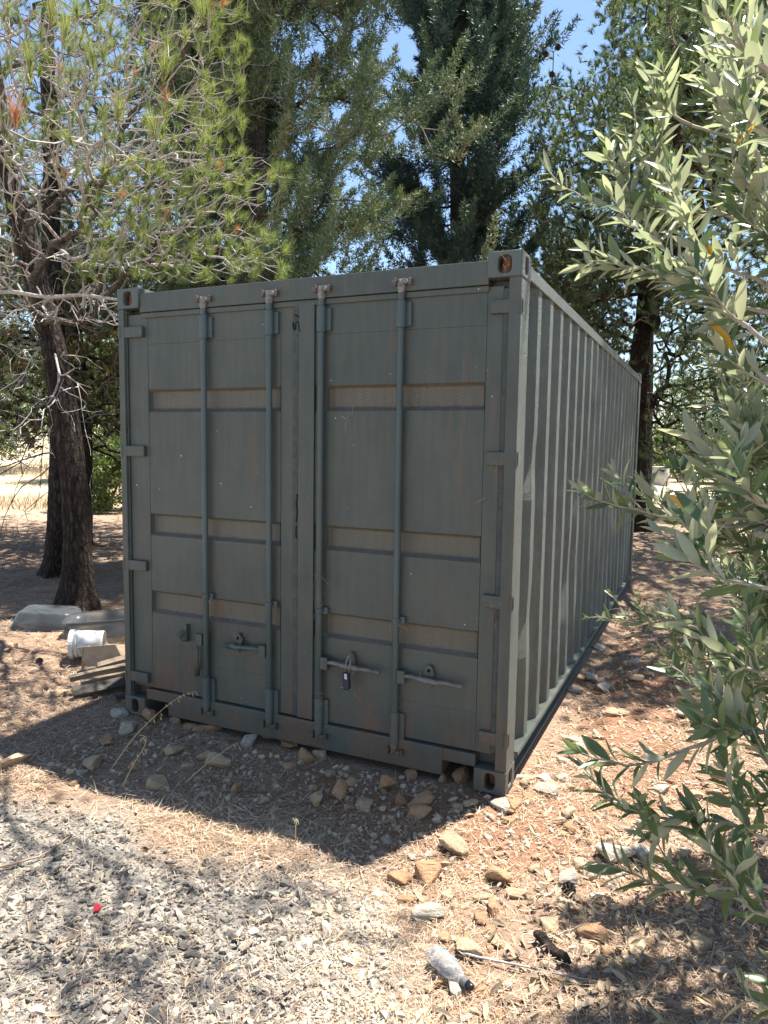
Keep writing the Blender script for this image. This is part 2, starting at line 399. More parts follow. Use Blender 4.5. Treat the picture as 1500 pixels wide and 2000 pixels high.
# ---- the two doors
PY, FY, RY = .034, .031, .004         # panel face, frame face, rod axis
def lathe_v(mb, x, y, prof, n=14, m=0):
    mb.tube([(x, y, z) for z, r in prof], [r for z, r in prof], n, m)
BANDS = ((2.002, 1.870), (1.272, 1.140), (.805, .668))
def make_door(x0, x1, xa, xb, px0, px1, label):
    """x0..x1 door leaf, xa..xb pressed panel grooves, px0..px1 flush panel"""
    d = MB()
    q = lambda x, z, y=PY: (*pc(x, z, y),)
    def P(x, z, y):
        a, b = pc(x, z, PY); return (a, y, b)
    rows = [2.262]
    for t_, b_ in BANDS: rows += [t_, b_]
    rows += [.395]
    for i in range(0, len(rows), 2):
        t_, b_ = rows[i], rows[i+1]; d.add([P(px0, b_, PY), P(px1, b_, PY), P(px1, t_, PY), P(px0, t_, PY)], (0, 1, 2, 3))
    for t_, b_ in BANDS:
        gd = .030
        for u0, u1 in ((px0, xa), (xb, px1)):
            if u1-u0 > .002: d.add([P(u0, b_, PY), P(u1, b_, PY), P(u1, t_, PY), P(u0, t_, PY)], (0, 1, 2, 3))
        A = [P(xa, b_, PY), P(xb, b_, PY), P(xb, t_, PY), P(xa, t_, PY)]
        B = [P(xa+.012, b_+.020, PY+gd), P(xb-.012, b_+.020, PY+gd), P(xb-.012, t_-.014, PY+gd), P(xa+.012, t_-.014, PY+gd)]
        d.add(A+B, [(0, 1, 5, 4)], 2); d.add(A+B, [(3, 7, 6, 2)], 3); d.add(A+B, [(0, 4, 7, 3), (1, 2, 6, 5)]); d.add(B, (0, 1, 2, 3), 1)
    o = weld(obj('door', d, [M['paint'], M['dusty'], M['ledge'], M['grime']], cont)); bv = o.modifiers.new('bevel', 'BEVEL'); bv.width = .007; bv.segments = 3; bv.limit_method = 'ANGLE'; bv.angle_limit = math.radians(20)
    if label: o['label'] = label
    fr = MB()
    def fb(a, b, z0, z1, y0=FY, y1=.10):
        (ax_, az), (bx_, bz) = pc(a, z0, y0), pc(b, z1, y0); fr.box(ax_, bx_, y0, y1, az, bz)
    fb(x0, px0-.001, .20, 2.438); fb(px1+.001, x1, .20, 2.438)
    fb(px0-.001, px1+.001, 2.2625, 2.438, FY+.0024); fb(px0-.001, px1+.001, .20, .3945, FY+.0024)
    obj('door_frame', fr, M['paint'], o, bevel=.003)
    return o
doorL = make_door(.085, 1.236, .231, 1.146, .231, 1.147, 'container door whose second handle hangs straight down')
doorR = make_door(1.262, 2.357, 1.421, 2.277, 1.420, 2.278, 'container door with a padlock on one handle')
# sealing strips: overlapping lip and gaskets
mb = MB(); a, _ = pc(1.255, 1, .018); b, _ = pc(1.352, 1, .018); mb.box(a, b, .018, FY+.001, .185, 2.44); obj('overlap_plate', mb, M['paint'], doorR, bevel=.003)
mb = MB(); a, _ = pc(1.222, 1, .022); b, _ = pc(1.256, 1, .022); mb.box(a, b, .022, .05, .19, 2.43); obj('gasket', mb, M['rubber'], doorL, bevel=.003)
for d_, (a0, a1), gy0 in ((doorL, (.068, .085), .034), (doorR, (2.356, 2.381), .016)):
    mb = MB(); a, _ = pc(a0, 1, gy0); b, _ = pc(a1, 1, gy0); mb.box(a, b, gy0, .08, .2, 2.43); obj('gasket', mb, M['rubber'], d_, bevel=.003)
for z0, z1 in BANDS:                                              # groove ends showing beside the inner rod
    mb = MB(); a, A = pc(1.353, z0+.005, FY-.001); b, B = pc(1.366, z1-.01, FY-.001); mb.box(a, b, FY-.0015, FY+.004, B, A); obj('weep_slot', mb, M['dark'], doorR)

RODS = (.636, 1.073, 1.393, 1.842)
for ri, xr in enumerate(RODS):
    dr = doorL if ri < 2 else doorR
    x, _ = pc(xr, 1, RY); jit = (.004, -.003, .003, 0)[ri]
    mb = MB(); lathe_v(mb, x, RY, [(.10, .012), (.105, .0172), (1.0+jit, .0172), (2.44, .0172), (2.475, .0165)], 16); obj('lock_rod', mb, M['rod'], dr, smooth=True)
    for (z0, z1, r, nm) in ((2.275, 2.408, .0245, 'rod_sleeve'), (.14+.02*(ri == 3), .325, .0238, 'rod_sleeve'), (.797, .822, .0225, 'rod_clip')):
        mb = MB(); lathe_v(mb, x, RY, [(z0, .019), (z0+.002, r), (z1-.004, r), (z1, .019)], 16)
        if nm == 'rod_clip': mb.box(x+.005, x+.045, RY+.006, FY+.002, z0-.004, z1+.004)
        else:
            mb.box(x-.03, x+.048, RY+.012, FY+.002, z0+.01, z1-.01)
            mb.tube([(x+.036, FY-.006, z0+.035), (x+.036, FY+.004, z0+.035)], .009, 8); mb.tube([(x+.036, FY-.006, z1-.035), (x+.036, FY+.004, z1-.035)], .009, 8)
        obj(nm, mb, M['rod'], dr)
    # locking cams and keepers, top and bottom
    for zc, s_ in ((2.492, 1), (.115, -1)):
        mb = MB()
        mb.tube([(x, RY, zc-s_*.05), (x, RY, zc-s_*.02), (x, RY, zc+s_*.008)], [.017, .023, .021], 12, 0)
        mb.obox((x+.012, RY-.002, zc+s_*.006), (.026, 0, 0), (0, .015, 0), (0, 0, .010)); mb.tube([(x+.03, RY-.02, zc), (x+.03, RY+.012, zc)], .011, 10)
        mb.tube([(x-.004, RY-.018, zc+s_*.01), (x+.006, RY-.018, zc-s_*.01)], .006, 6)
        obj('locking_cam', mb, M['bright_steel'] if s_ > 0 else M['paint'], dr, bevel=.002)
        mb = MB(); mb.obox((x-.030, .0, zc+.002), (.006, 0, 0), (0, .022, 0), (0, 0, .019)); mb.obox((x+.048, .002, zc+.001), (.005, 0, 0), (0, .02, 0), (0, 0, .017))
        mb.obox((x+.008, .010, zc), (.045, 0, 0), (0, .004, 0), (0, 0, .014)); mb.tube([(x-.048, -.014, zc+.004), (x-.02, -.014, zc+.006)], .0045, 6)
        obj('cam_keeper', mb, M['keeper'] if s_ > 0 else M['paint'], dr, bevel=.003)
def handle(dr, xr, x_end, z, zend, catch_x):
    s_ = 1 if x_end > xr else -1
    xr_, _ = pc(xr, z, RY); xe, ze = pc(x_end, zend, -.012); cx, cz = pc(catch_x, z+.03, .01)
    mb = MB(); mb.obox((xr_+s_*.038, -.004, z-.01), (.022, 0, 0), (0, .014, 0), (0, 0, .034)); obj('handle_hub', mb, M['paint'], dr, bevel=.004)
    P = np.array([(xr_+s_*.055, -.006, z-.002), (xr_+s_*.10, -.008, z), (cx-s_*.03, -.012, z-.006), (cx, -.018, z-.004), (cx+s_*.05, -.014, z-.010), (xe-s_*.10, -.012, ze-.008), (xe, -.012, ze-.012)])
    mb = MB(); mb.tube(P, [.011, .012, .014, .017, .014, .011, .009], 8); obj('handle', mb, M['steel_handle'] if dr is doorR else M['rod'], dr, smooth=True)
    mb = MB(); n = 20                                               # tear-drop hasp plate with an eye
    a = np.arange(n)*2*math.pi/n; ox = np.cos(a)*(.022+.008*(np.sin(a) < 0)); oz = np.sin(a)*.034+.006
    V = np.concatenate([np.stack([cx+ox, 0*a+.010, cz+oz], -1), np.stack([cx+.009*np.cos(a), 0*a+.006, cz+.014+.010*np.sin(a)], -1), np.stack([cx+.009*np.cos(a), 0*a+.022, cz+.014+.010*np.sin(a)], -1), np.stack([cx+ox, 0*a+FY, cz+oz], -1)])
    k = np.arange(n); k2 = (k+1) % n
    mb.add(V, [np.stack([k, k2, n+k2, n+k], -1), np.stack([n+k, n+k2, 2*n+k2, 2*n+k], -1), np.stack([3*n+k, 3*n+k2, k2, k], -1)]); obj('handle_catch', mb, M['paint'], dr)
    mb = MB(); mb.obox((cx+s_*.004, .006, z-.03), (.020, 0, 0), (0, .016, 0), (0, 0, .008)); obj('handle_rest', mb, M['paint'], dr, bevel=.003)
handle(doorL, 1.073, .738, .546, .548, .862)
handle(doorR, 1.393, 1.752, .535, .532, 1.584)
handle(doorR, 1.842, 2.204, .528, .528, 2.027)
# broken handle hanging from the outermost rod
x, _ = pc(.585, .5, 0); mb = MB(); mb.obox((x+.005, -.004, .545), (.024, 0, 0), (0, .012, 0), (0, 0, .036)); obj('handle_hub', mb, M['paint'], doorL, bevel=.004)
mb = MB(); mb.tube([(x, -.012, .51), (x-.003, -.016, .47), (x-.006, -.014, .40), (x-.008, -.012, .33)], [.010, .016, .014, .017], 8); mb.tube([(x+.016, -.012, .51), (x+.014, -.012, .37)], .007, 6)
obj('handle', mb, M['paint'], doorL, smooth=True)
x, z = pc(.468, .56, .01); mb = MB(); mb.obox((x+.02, .018, z+.01), (.008, 0, 0), (0, .014, 0), (0, 0, .052)); mb.tube([(x+.014, .01, z+.02), (x-.002, -.012, z+.012), (x-.012, -.022, z-.004)], [.012, .014, .016], 10); mb.tube([(x+.012, .006, z), (x+.006, -.02, z-.02), (x+.016, .004, z-.036)], .006, 6)
obj('handle_catch', mb, M['paint'], doorL)
# hinges
for d_, s_, zs in ((doorL, -1, (2.342, 1.642, .947, .250)), (doorR, 1, (2.348, 1.646, .959, .280))):
    for z in zs:
        a, zz = pc(.190 if s_ < 0 else 2.292, z, .01)
        e = .016 if s_ < 0 else CW-.016
        mb = MB(); mb.box(min(a, e), max(a, e), .006, FY+.001, zz-.034, zz+.030)
        mb.box(min(a, e), max(a, e), FY+.0005, .06, zz-.03, zz+.026); obj('hinge', mb, M['paint'], d_, bevel=.005)
        mb = MB(); px = .010 if s_ < 0 else CW-.012; mb.tube([(px, .010, zz-.038), (px, .010, zz+.036)], .0115, 10); obj('hinge_pin', mb, M['paint'], d_, smooth=False)
        if s_ > 0:
            mb = MB(); mb.box(CW-.0005, CW+.0005, .022, .036, zz-.034, zz+.03); obj('hinge_slot', mb, M['dark'], d_)
# padlock hanging on the right-door hasp
cx, cz = pc(1.584, .575, .0)
pl = thing('padlock', (cx, -.03, .42), 'dark blue padlock hanging from the inner handle of the container door', 'padlock')
mb = MB(); mb.obox((cx-.006, -.034, cz-.115), (.017, .002, .002), (0, .013, 0), (-.004, 0, .046)); obj('lock_body', mb, M['padlock'], pl, bevel=.006, seg=3)
mb = MB(); mb.tube([(cx-.016, -.032, cz-.072), (cx-.014, -.03, cz-.03), (cx-.006, -.022, cz+.008), (cx+.004, -.018, cz+.018), (cx+.012, -.022, cz+.004), (cx+.010, -.03, cz-.035), (cx+.006, -.032, cz-.072)], .0045, 8); obj('shackle', mb, M['bright_steel'], pl, smooth=True)
mb = MB(); mb.obox((cx-.004, -.048, cz-.088), (.007, 0, 0), (0, .0012, 0), (-.001, 0, .014)); obj('tag', mb, simple('pale_sticker', (.5, .52, .55), .5), pl)

# ------------------------------------------------------------------ trees
def bark(name, c0, c1, sc=1.0):
    m, t, p, o = mat(name); g = coords(t); s_ = scaled(t, g, (9*sc, 9*sc, 2.6*sc))
    v = nd(t, 'ShaderNodeTexVoronoi', Scale=2.6, feature='DISTANCE_TO_EDGE'); lk(t, s_, v.inputs['Vector'])
    n = noise(t, s_, 3.5, 6, .65); n2 = noise(t, g, 45, 4)
    f = math_(t, 'ADD', math_(t, 'MULTIPLY', mapr(t, v.outputs['Distance'], 0, .35), .42), mapr(t, n, .3, .75, 0, .75))
    c = ramp(t, f, [(.2, tuple(x*.45 for x in c0)), (.55, c0), (1.0, c1)]); c = mix(t, mapr(t, n2, .55, .75, 0, .5), c, tuple(min(1, x*1.5) for x in c1))
    lk(t, c, p.inputs['Base Color']); p.inputs['Roughness'].default_value = .95; p.inputs['Specular IOR Level'].default_value = .2
    bump(t, p, math_(t, 'ADD', f, math_(t, 'MULTIPLY', n2, .3)), .9, .03); return m
M['bark'] = bark('pine_bark', (.036, .026, .021), (.095, .075, .062))
M['cbark'] = bark('cypress_bark', (.09, .07, .055), (.19, .16, .135), 1.4)
M['twig'] = simple('grey_twig', (0.343, 0.305, 0.271), .9, .3, 25)
M['limb'] = bark('limb_bark', (.13, .105, .088), (.25, .215, .185), 2.0)
M['dtwig'] = simple('brown_twig', (.15, .115, .09), .9, .3, 25)
M['otwig'] = simple('olive_twig', (.30, .27, .21), .8, .25, 40)
M['needle'] = leafmat('pine_needles', [(0, (0.120, 0.167, 0.062)), (.5, (0.204, 0.254, 0.093)), (.9, (0.324, 0.356, 0.139)), (.93, (0.432, 0.162, 0.093)), (1, (0.504, 0.216, 0.139))], .35, .45)
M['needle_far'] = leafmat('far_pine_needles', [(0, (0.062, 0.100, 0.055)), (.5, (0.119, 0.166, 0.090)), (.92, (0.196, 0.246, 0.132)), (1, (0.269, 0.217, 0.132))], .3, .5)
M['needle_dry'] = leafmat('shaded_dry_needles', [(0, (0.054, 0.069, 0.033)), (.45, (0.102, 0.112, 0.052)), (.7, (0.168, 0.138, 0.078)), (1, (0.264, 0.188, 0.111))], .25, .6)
M['cypress'] = leafmat('cypress_scales', [(0, (0.067, 0.105, 0.064)), (.5, (0.116, 0.166, 0.093)), (.85, (0.201, 0.240, 0.134)), (1, (0.304, 0.234, 0.155))], .14, .6)
M['cypress_dark'] = leafmat('dark_cypress_scales', [(0, (0.030, 0.061, 0.055)), (.5, (0.057, 0.099, 0.078)), (.9, (0.107, 0.152, 0.105)), (1, (0.154, 0.140, 0.112))], .12, .6)
M['broad'] = leafmat('bush_leaves', [(0, (.05, .085, .025)), (.6, (.10, .145, .04)), (1, (.19, .22, .08))], .35, .5)

def spline(P, step):
    P = np.asarray(P, float); d = np.concatenate([[0], np.cumsum(np.linalg.norm(np.diff(P, axis=0), axis=1))])
    t = np.linspace(0, d[-1], max(3, int(d[-1]/step)+1))
    Q = np.concatenate([[2*P[0]-P[1]], P, [2*P[-1]-P[-2]]]); out = []
    for x in t:
        i = min(np.searchsorted(d, x, side='right')-1, len(P)-2); i = max(i, 0); u = (x-d[i])/max(d[i+1]-d[i], 1e-9)
        a, b, c, e = Q[i], Q[i+1], Q[i+2], Q[i+3]
        out.append(.5*(2*b+(c-a)*u+(2*a-5*b+4*c-e)*u*u+(3*b-a-3*c+e)*u**3))
    return np.array(out), t/d[-1]
def trunk_mesh(P, R, step=.035, n=44, amp=.022, flare=.0, seed=0):
    P = np.asarray(P, float); d = np.concatenate([[0], np.cumsum(np.linalg.norm(np.diff(P, axis=0), axis=1))])/1.0
    Q, t = spline(P, step); rr = np.interp(t*d[-1], d, R)
    mb = MB(); mb.tube(Q, rr, n, cap=True); V = mb.v[0]; k = len(Q)
    C = np.repeat(Q, n, 0); dirv = norm(V-C); ang = np.tile(np.arange(n)*2*math.pi/n, k); z = np.repeat(t*d[-1], n)
    S = np.stack([np.cos(ang)*1.6, np.sin(ang)*1.6, z*.55], -1)
    rid = np.abs(fbm(S, 3.2, seed+60, 3)); big = fbm(S, .9, seed+70, 2)
    rr_ = np.repeat(rr, n); sc_ = np.minimum(1, rr_/.12)
    disp = (rid*1.5-.35)*amp*sc_ + big*rr_*.22
    fl = flare*np.exp(-z/.22)*(1+.55*np.sin(ang*5+seed)+.3*np.sin(ang*3+1))
    mb.v[0] = V+dirv*(disp+fl)[:, None]; return mb, Q
def grow(roots, tips, tipdir, bf=.25, seg=.16, sag=.08, bend=.35, rootdir=None):
    """joins every tip to the nearest cheap point of the growing branch work"""
    roots = np.asarray(roots, float); cap = len(roots)+len(tips)*30
    pos = np.zeros((cap, 3)); par = np.full(cap, -1); path = np.zeros(cap); dr = np.zeros((cap, 3)); n = len(roots)
    pos[:n] = roots; dr[:n] = (0, 0, 1) if rootdir is None else rootdir; isroot = n
    base = roots.mean(0); lines = []
    order = np.argsort(np.min(np.linalg.norm(tips[:, None]-roots[None, ::max(1, len(roots)//20)], axis=2), axis=1))
    ends = np.zeros((len(tips), 3))
    for ti in order:
        T = tips[ti]; d = np.linalg.norm(pos[:n]-T, axis=1); cost = d+bf*path[:n]
        s = int(np.argmin(cost)); L = d[s]
        if L < .02: L = .02
        k = min(28, max(3, int(L/seg)+2)); u = np.linspace(0, 1, k)[:, None]
        d0 = dr[s] if s >= isroot else norm((T-pos[s])*np.array([1, 1, .3]))
        td = tipdir[ti]; p0 = pos[s]; p1 = p0+d0*L*bend; p2 = T-td*L*bend; p1 = p1-np.array([0, 0, sag*L]); p2 = p2-np.array([0, 0, sag*L])
        Q = (1-u)**3*p0+3*u*(1-u)**2*p1+3*u*u*(1-u)*p2+u**3*T
        if k > 3: Q[1:-1] += rng.normal(size=(k-2, 3))*L*.006
        ids = np.arange(n, n+k-1); pos[ids] = Q[1:]; par[ids] = np.concatenate([[s], ids[:-1]])
        sl_ = np.linalg.norm(np.diff(Q, axis=0), axis=1); path[ids] = path[s]+np.cumsum(sl_); dr[ids] = norm(np.diff(Q, axis=0))
        lines.append(np.concatenate([[s], ids])); ends[ti] = dr[ids[-1]]; n += k-1
    w = np.zeros(n)
    for l in lines: w[l[-1]] += 1
    for i in range(n-1, isroot-1, -1):
        if par[i] >= 0: w[par[i]] += w[i]
    return pos[:n], w, lines, ends, isroot
def branch_mesh(pos, w, lines, isroot, r1, rmin, rmax, ex=.5, n=5, thick=.012):
    rad = np.clip(r1*np.maximum(w, 1)**ex, rmin, rmax)
    comp = {}; out = {}
    for l in lines:
        c = l[1] if l[0] < isroot else comp[l[0]]
        for q in l[1:]: comp[q] = c
        r = rad[l].copy(); r[0] = r[1] if l[0] < isroot else min(r[0], r[1]*1.25); r[-1] *= .7
        key = c if w[c] >= 6 else -1
        out.setdefault(key, MB()).tube(pos[l], r, n if r[0] > rmin*2.2 else 4, 0 if r.mean() < thick else 1, cap=False)
    return out
def branches(parent, res, *a, m=None, **k):
    pos, w, lines, ends, ir = res
    for key, mb in branch_mesh(pos, w, lines, ir, *a, **k).items():
        o = obj('branch' if key >= 0 else 'twig', mb, m, parent, smooth=True)
        if key < 0: o['kind'] = 'stuff'
def tufts(mb, B, D, m, L, wdt, spread=.9, rndc=None, wood=0):
    """needle brushes: m needles round each end B, pointing along D"""
    n = len(B); B = np.repeat(B, m, 0); D0 = np.repeat(D, m, 0); c = np.repeat(rng.random(n)*.85 if rndc is None else rndc, m)
    back = rng.random((n*m, 1))*L*.55; d = norm(D0+rvec(n*m)*spread*rng.random((n*m, 1))**.5)
    b = B-D0*back; l = L*(.65+.5*rng.random((n*m, 1))); s_ = norm(np.cross(d, rvec(n*m)))*wdt
    g = np.array([0, 0, -1.0])*l*.10
    mb.tris(b-s_*.5, b+s_*.5, b+d*l+g, np.clip(c+rng.normal(size=n*m)*.05, 0, 1))
def sprays(mb, B, D, m, L, R, sz, wdt, up=.5):
    """feathery scale-leaf plumes"""
    n = len(B); c = np.repeat(rng.random(n), m); B = np.repeat(B, m, 0); D = np.repeat(D, m, 0); t = rng.random((n*m, 1))
    off = rvec(n*m)*R*(1-.8*t)*rng.random((n*m, 1))**.6
    P = B+D*L*(t-.25)+off; d = norm(D*up+norm(off)*.55+rvec(n*m)*.45); l = sz*(.5+rng.random((n*m, 1))); s_ = norm(np.cross(d, rvec(n*m)))*wdt
    mb.tris(P-s_, P+s_, P+d*l, np.clip(c*.8+rng.random(n*m)*.22, 0, 1))
def leafclumps(mb, B, m, R, sz):
    n = len(B); c = np.repeat(rng.random(n), m); P = np.repeat(B, m, 0)+rvec(n*m)*R*rng.random((n*m, 1))**.45*np.array([1, 1, .75])
    d = rvec(n*m); s_ = norm(np.cross(d, rvec(n*m)))*sz*.35; l = sz*(.6+.7*rng.random((n*m, 1)))
    mb.tris(P-s_, P+s_, P+d*l, np.clip(c*.75+rng.random(n*m)*.25, 0, 1))
def pix_tips(n, u0, u1, v0, v1, d0, d1, gaps=()):
    out = []
    while len(out) < n:
        u, v, d = rng.uniform(u0, u1), rng.uniform(v0, v1), rng.uniform(d0, d1)
        if any(((u-a)/c)**2+((v-b)/e)**2 < 1 for a, b, c, e in gaps): continue
        out.append(at(u, v, d))
    return np.array(out)
def ell_tips(n, c, r, shell=.5, gaps=()):
    out = np.zeros((0, 3))
    while len(out) < n:
        P = np.array(c)+rvec(n*2)*np.array(r)*(shell+(1-shell)*rng.random((n*2, 1))**.5)
        if gaps:
            q = np.array([to_pix(p)[:2] for p in P]); ok = np.ones(len(P), bool)
            for a, b, e, f in gaps: ok &= ((q[:, 0]-a)/e)**2+((q[:, 1]-b)/f)**2 > 1
            P = P[ok]
        out = np.concatenate([out, P])
    return out[:n]

# ---- the two pines beside the container's door end
PA = [(-2.36, 1.79, -.08), tuple(at(152, 1080, 7.0)), tuple(at(140, 900, 7.0)), tuple(at(112, 720, 7.0)), tuple(at(78, 580, 7.0)), tuple(at(32, 400, 7.0)), tuple(at(2, 250, 7.0)), (-3.5, 1.9, 6.8), (-3.4, 2.1, 9.2)]
RA = [.175, .132, .124, .115, .106, .094, .08, .06, .03]
PB = [tuple(gnd(112, 1122)-np.array([0, 0, .08])), tuple(at(116, 1000, 8.7)), tuple(at(118, 850, 8.7)), tuple(at(108, 650, 8.7)), tuple(at(98, 480, 8.8)), tuple(at(102, 300, 9)), tuple(at(92, 120, 9)), tuple(at(95, -60, 9.2)), tuple(at(85, -500, 9.5))]
RB = [.16, .125, .12, .117, .11, .10, .085, .07, .03]
pineA = thing('pine_tree', (-2.38, 1.79, 0), 'leaning pine with thick dark trunk nearest the plank pile, grey twigs drooping', 'tree', 'pines left of the container')
tb, QA = trunk_mesh(PA, RA, flare=.10, seed=1, n=56, step=.03); obj('trunk', tb, M['bark'], pineA, smooth=True)
near = np.array([at(u, v, d) for u, v, d in ((322, 130, 2.5), (232, 215, 2.9), (128, 60, 2.4), (100, 20, 2.6), (395, 20, 3.2), (180, 110, 2.8), (60, 120, 2.6), (300, 250, 3.2), (30, 220, 2.7))])
tA = np.concatenate([near,
    pix_tips(380, 150, 565, 320, 548, 4.4, 6.2, ((545, 415, 50, 40),)), pix_tips(300, 0, 440, -60, 340, 3.2, 6.4), pix_tips(90, 380, 490, -20, 330, 4.2, 5.6),
    np.repeat(np.concatenate([rng.uniform((-2.2, -1.0, 4.6), (1.0, 1.2, 6.4), (8, 3)), np.array([gnd(u, v)+SUNV*(z/SUNV[2]) for u, v, z in ((80, 1560, 4.8), (40, 1660, 5.2), (200, 1700, 5.0), (330, 1690, 5.4), (90, 1800, 5.0), (260, 1900, 5.6), (520, 1720, 5.8), (640, 1790, 5.2), (400, 1930, 5.5), (150, 1960, 5.0), (700, 1660, 6.0), (0, 1900, 5.4))])]), 20, 0)+rng.normal(size=(400, 3))*np.array([.20, .11, .14]), rng.uniform((-4.6, 0.5, 3.6), (-1.3, 3.8, 7.5), (320, 3)), rng.uniform((-4.0, 1.8, 4.8), (-1.3, 4.6, 7.6), (300, 3))])
nA = len(tA); bare = np.concatenate([pix_tips(520, -60, 330, 250, 640, 4.6, 6.8), pix_tips(320, 150, 520, 300, 520, 4.6, 6.2), pix_tips(120, -40, 200, 560, 900, 5.4, 6.8), pix_tips(420, 0, 420, 0, 340, 3.6, 6)])
dirs = norm(np.concatenate([rvec(nA)*.55+np.array([.55, -.25, .35]), rvec(len(bare))*.6+np.array([.35, -.15, -.55])]))
rootsA = QA[QA[:, 2] > 2.6]
pos, w, lines, ends, ir = grow(rootsA, np.concatenate([tA, bare]), dirs, bf=.55, sag=.09, bend=.30)
branches(pineA, (pos, w, lines, ends, ir), .0021, .0023, .042, .43, m=[M['twig'], M['limb']])
mb = MB(); ca = rng.random(nA)*.82; ca[rng.random(nA) < .02] = .97
tufts(mb, tA[9:], norm(ends[9:nA]*.6+np.array([0, -.1, .55])), 64, .082, .0024, .85, ca[9:])
tufts(mb, tA[:9], norm(ends[:9]*.3+np.array([0, 0, 1])), 90, .11, .0026, .6, np.array([.8]*8+[.97]))
sel = rng.random(len(lines)) < .12                                   # second-year brushes part way along the twigs
P2 = np.array([pos[l[len(l)*2//3]] for l, s_ in zip(lines, sel) if s_ and len(l) > 4]); P2 = P2[P2[:, 2] > 2.75]
tufts(mb, P2, norm(rvec(len(P2))*.5+np.array([.3, 0, .5])), 36, .08, .0023, .9)
obj('crown', mb, M['needle'], pineA)
pineB = thing('pine_tree', tuple(gnd(112, 1122)), 'straight dark pine just behind the leaning pine, taller of the two', 'tree', 'pines left of the container')
tb, QB = trunk_mesh(PB, RB, flare=.07, seed=4, n=44); obj('trunk', tb, M['bark'], pineB, smooth=True)
tB = np.concatenate([ell_tips(260, QB[-1]-np.array([0, 0, 2.2]), (2.6, 2.6, 2.6), .3), pix_tips(260, -120, 380, 0, 420, 7.5, 10.5), pix_tips(140, -60, 300, 380, 660, 8, 10.5)])
dB = norm(rvec(len(tB))*.6+np.array([.1, 0, .3])); bareB = pix_tips(220, -120, 250, 480, 860, 7.6, 10.0)
pos, w, lines, ends, ir = grow(QB[QB[:, 2] > 2.2], np.concatenate([tB, bareB]), np.concatenate([dB, norm(rvec(len(bareB))+np.array([0, 0, -.7]))]), sag=.06)
branches(pineB, (pos, w, lines, ends, ir), .0042, .0042, .07, .44, m=[M['dtwig'], M['limb']])
mb = MB(); e = ends[:len(tB)]
for k in range(3): tufts(mb, tB+rvec(len(tB))*.09, norm(e+rvec(len(tB))*.5+np.array([0, 0, .4])), 36, .085, .0048, .95)
obj('crown', mb, M['needle_far'], pineB)

# ---- cypresses behind the container
def cypress(name, P, R, tips, label, m, L, Rr, sz, wd, material, up=1.0, group='cypresses behind the container'):
    th = thing(name, tuple(P[0]), label, 'tree', group)
    tb, Q = trunk_mesh(P, R, step=.08, n=24, amp=.018, flare=.06, seed=len(label)); obj('trunk', tb, M['cbark'], th, smooth=True)
    ax = Q[np.argmin(np.abs(tips[:, None, 2]-.5-Q[None, :, 2]), axis=1)]; out = norm((tips-ax)*np.array([1, 1, 0]))
    dr = norm(out*.45+np.array([0, 0, up])+rvec(len(tips))*.3)
    pos, w, lines, ends, ir = grow(Q[Q[:, 2] > 1.2], tips, dr, bf=.4, seg=.3, sag=-.03)
    branches(th, (pos, w, lines, ends, ir), .006, .006, .06, .45, m=[M['dtwig'], M['cbark']])
    mb = MB(); sprays(mb, tips, norm(ends*.6+dr), m, L, Rr, sz, wd)
    mid = np.array([pos[l[len(l)//2]] for l in lines]); sprays(mb, mid, norm(dr+rvec(len(dr))*.3), m//2, L*.7, Rr*.9, sz, wd)
    obj('crown', mb, material, th); return th
def boughs(axis, n, z0, z1, len_fn, per, rise, gaps, spread=.16):
    out = []
    for k in range(n):
        z = rng.uniform(z0, z1); c = axis[np.argmin(np.abs(axis[:, 2]-z))]; a = rng.uniform(0, 2*math.pi); d = np.array([math.cos(a), math.sin(a), 0])
        L = len_fn(d, z)*rng.uniform(.7, 1.1); rs = rise*rng.uniform(.7, 1.3)
        for t in np.linspace(.3, 1, per):
            p = c+d*L*t+np.array([0, 0, rs*L*(t*.6+.4*t*t)])+rng.normal(size=3)*spread*np.array([1, 1, .8])
            u, v, _ = to_pix(p)
            if any(((u-e)/g)**2+((v-f)/h)**2 < 1 for e, f, g, h in gaps): continue
            out.append(p)
    return np.array(out)
GAP = [(785, 110, 50, 75), (775, 335, 46, 50), (838, 50, 26, 80), (835, 365, 16, 36), (700, 385, 28, 26), (640, 75, 28, 30), (575, 215, 22, 26), (615, 275, 26, 22), (690, 300, 20, 30)]
c1 = at(490, 260, 9.6)
ax1, _ = spline([(c1[0]+.02, c1[1]-.06, 0), tuple(at(492, 400, 9.6)), tuple(at(485, -400, 9.9)), tuple(at(480, -900, 10))], .2)
tips = boughs(ax1, 190, 1.4, 9.5, lambda d, z: (1.25+1.75*max(0, d@RGT)+.3*max(0, -d@FWD))*(1 if z < 7 else .75), 9, .62, GAP, .12)
cypress('cypress_tree', [(c1[0]+.02, c1[1]-.06, -.1), tuple(at(488, 700, 9.55)), tuple(at(492, 400, 9.6)), tuple(at(488, 100, 9.7)), tuple(at(485, -400, 9.9)), tuple(at(480, -900, 10))], [.24, .21, .185, .16, .10, .03], tips,
        'broad grey green cypress with feathery upright sprays rising behind the door header', 250, .60, .115, .060, .0080, M['cypress'])
c2 = at(897, 480, 14)
ax2, _ = spline([(c2[0]+.05, c2[1]-.2, 0), tuple(at(897, 480, 14)), tuple(at(900, 0, 14.2)), tuple(at(905, -500, 14.5))], .2)
tips = boughs(ax2, 175, 2.6, 13, lambda d, z: 1.75 if z < 8 else 1.35, 8, .75, [(785, 110, 50, 75), (880, 430, 20, 40)], .12)
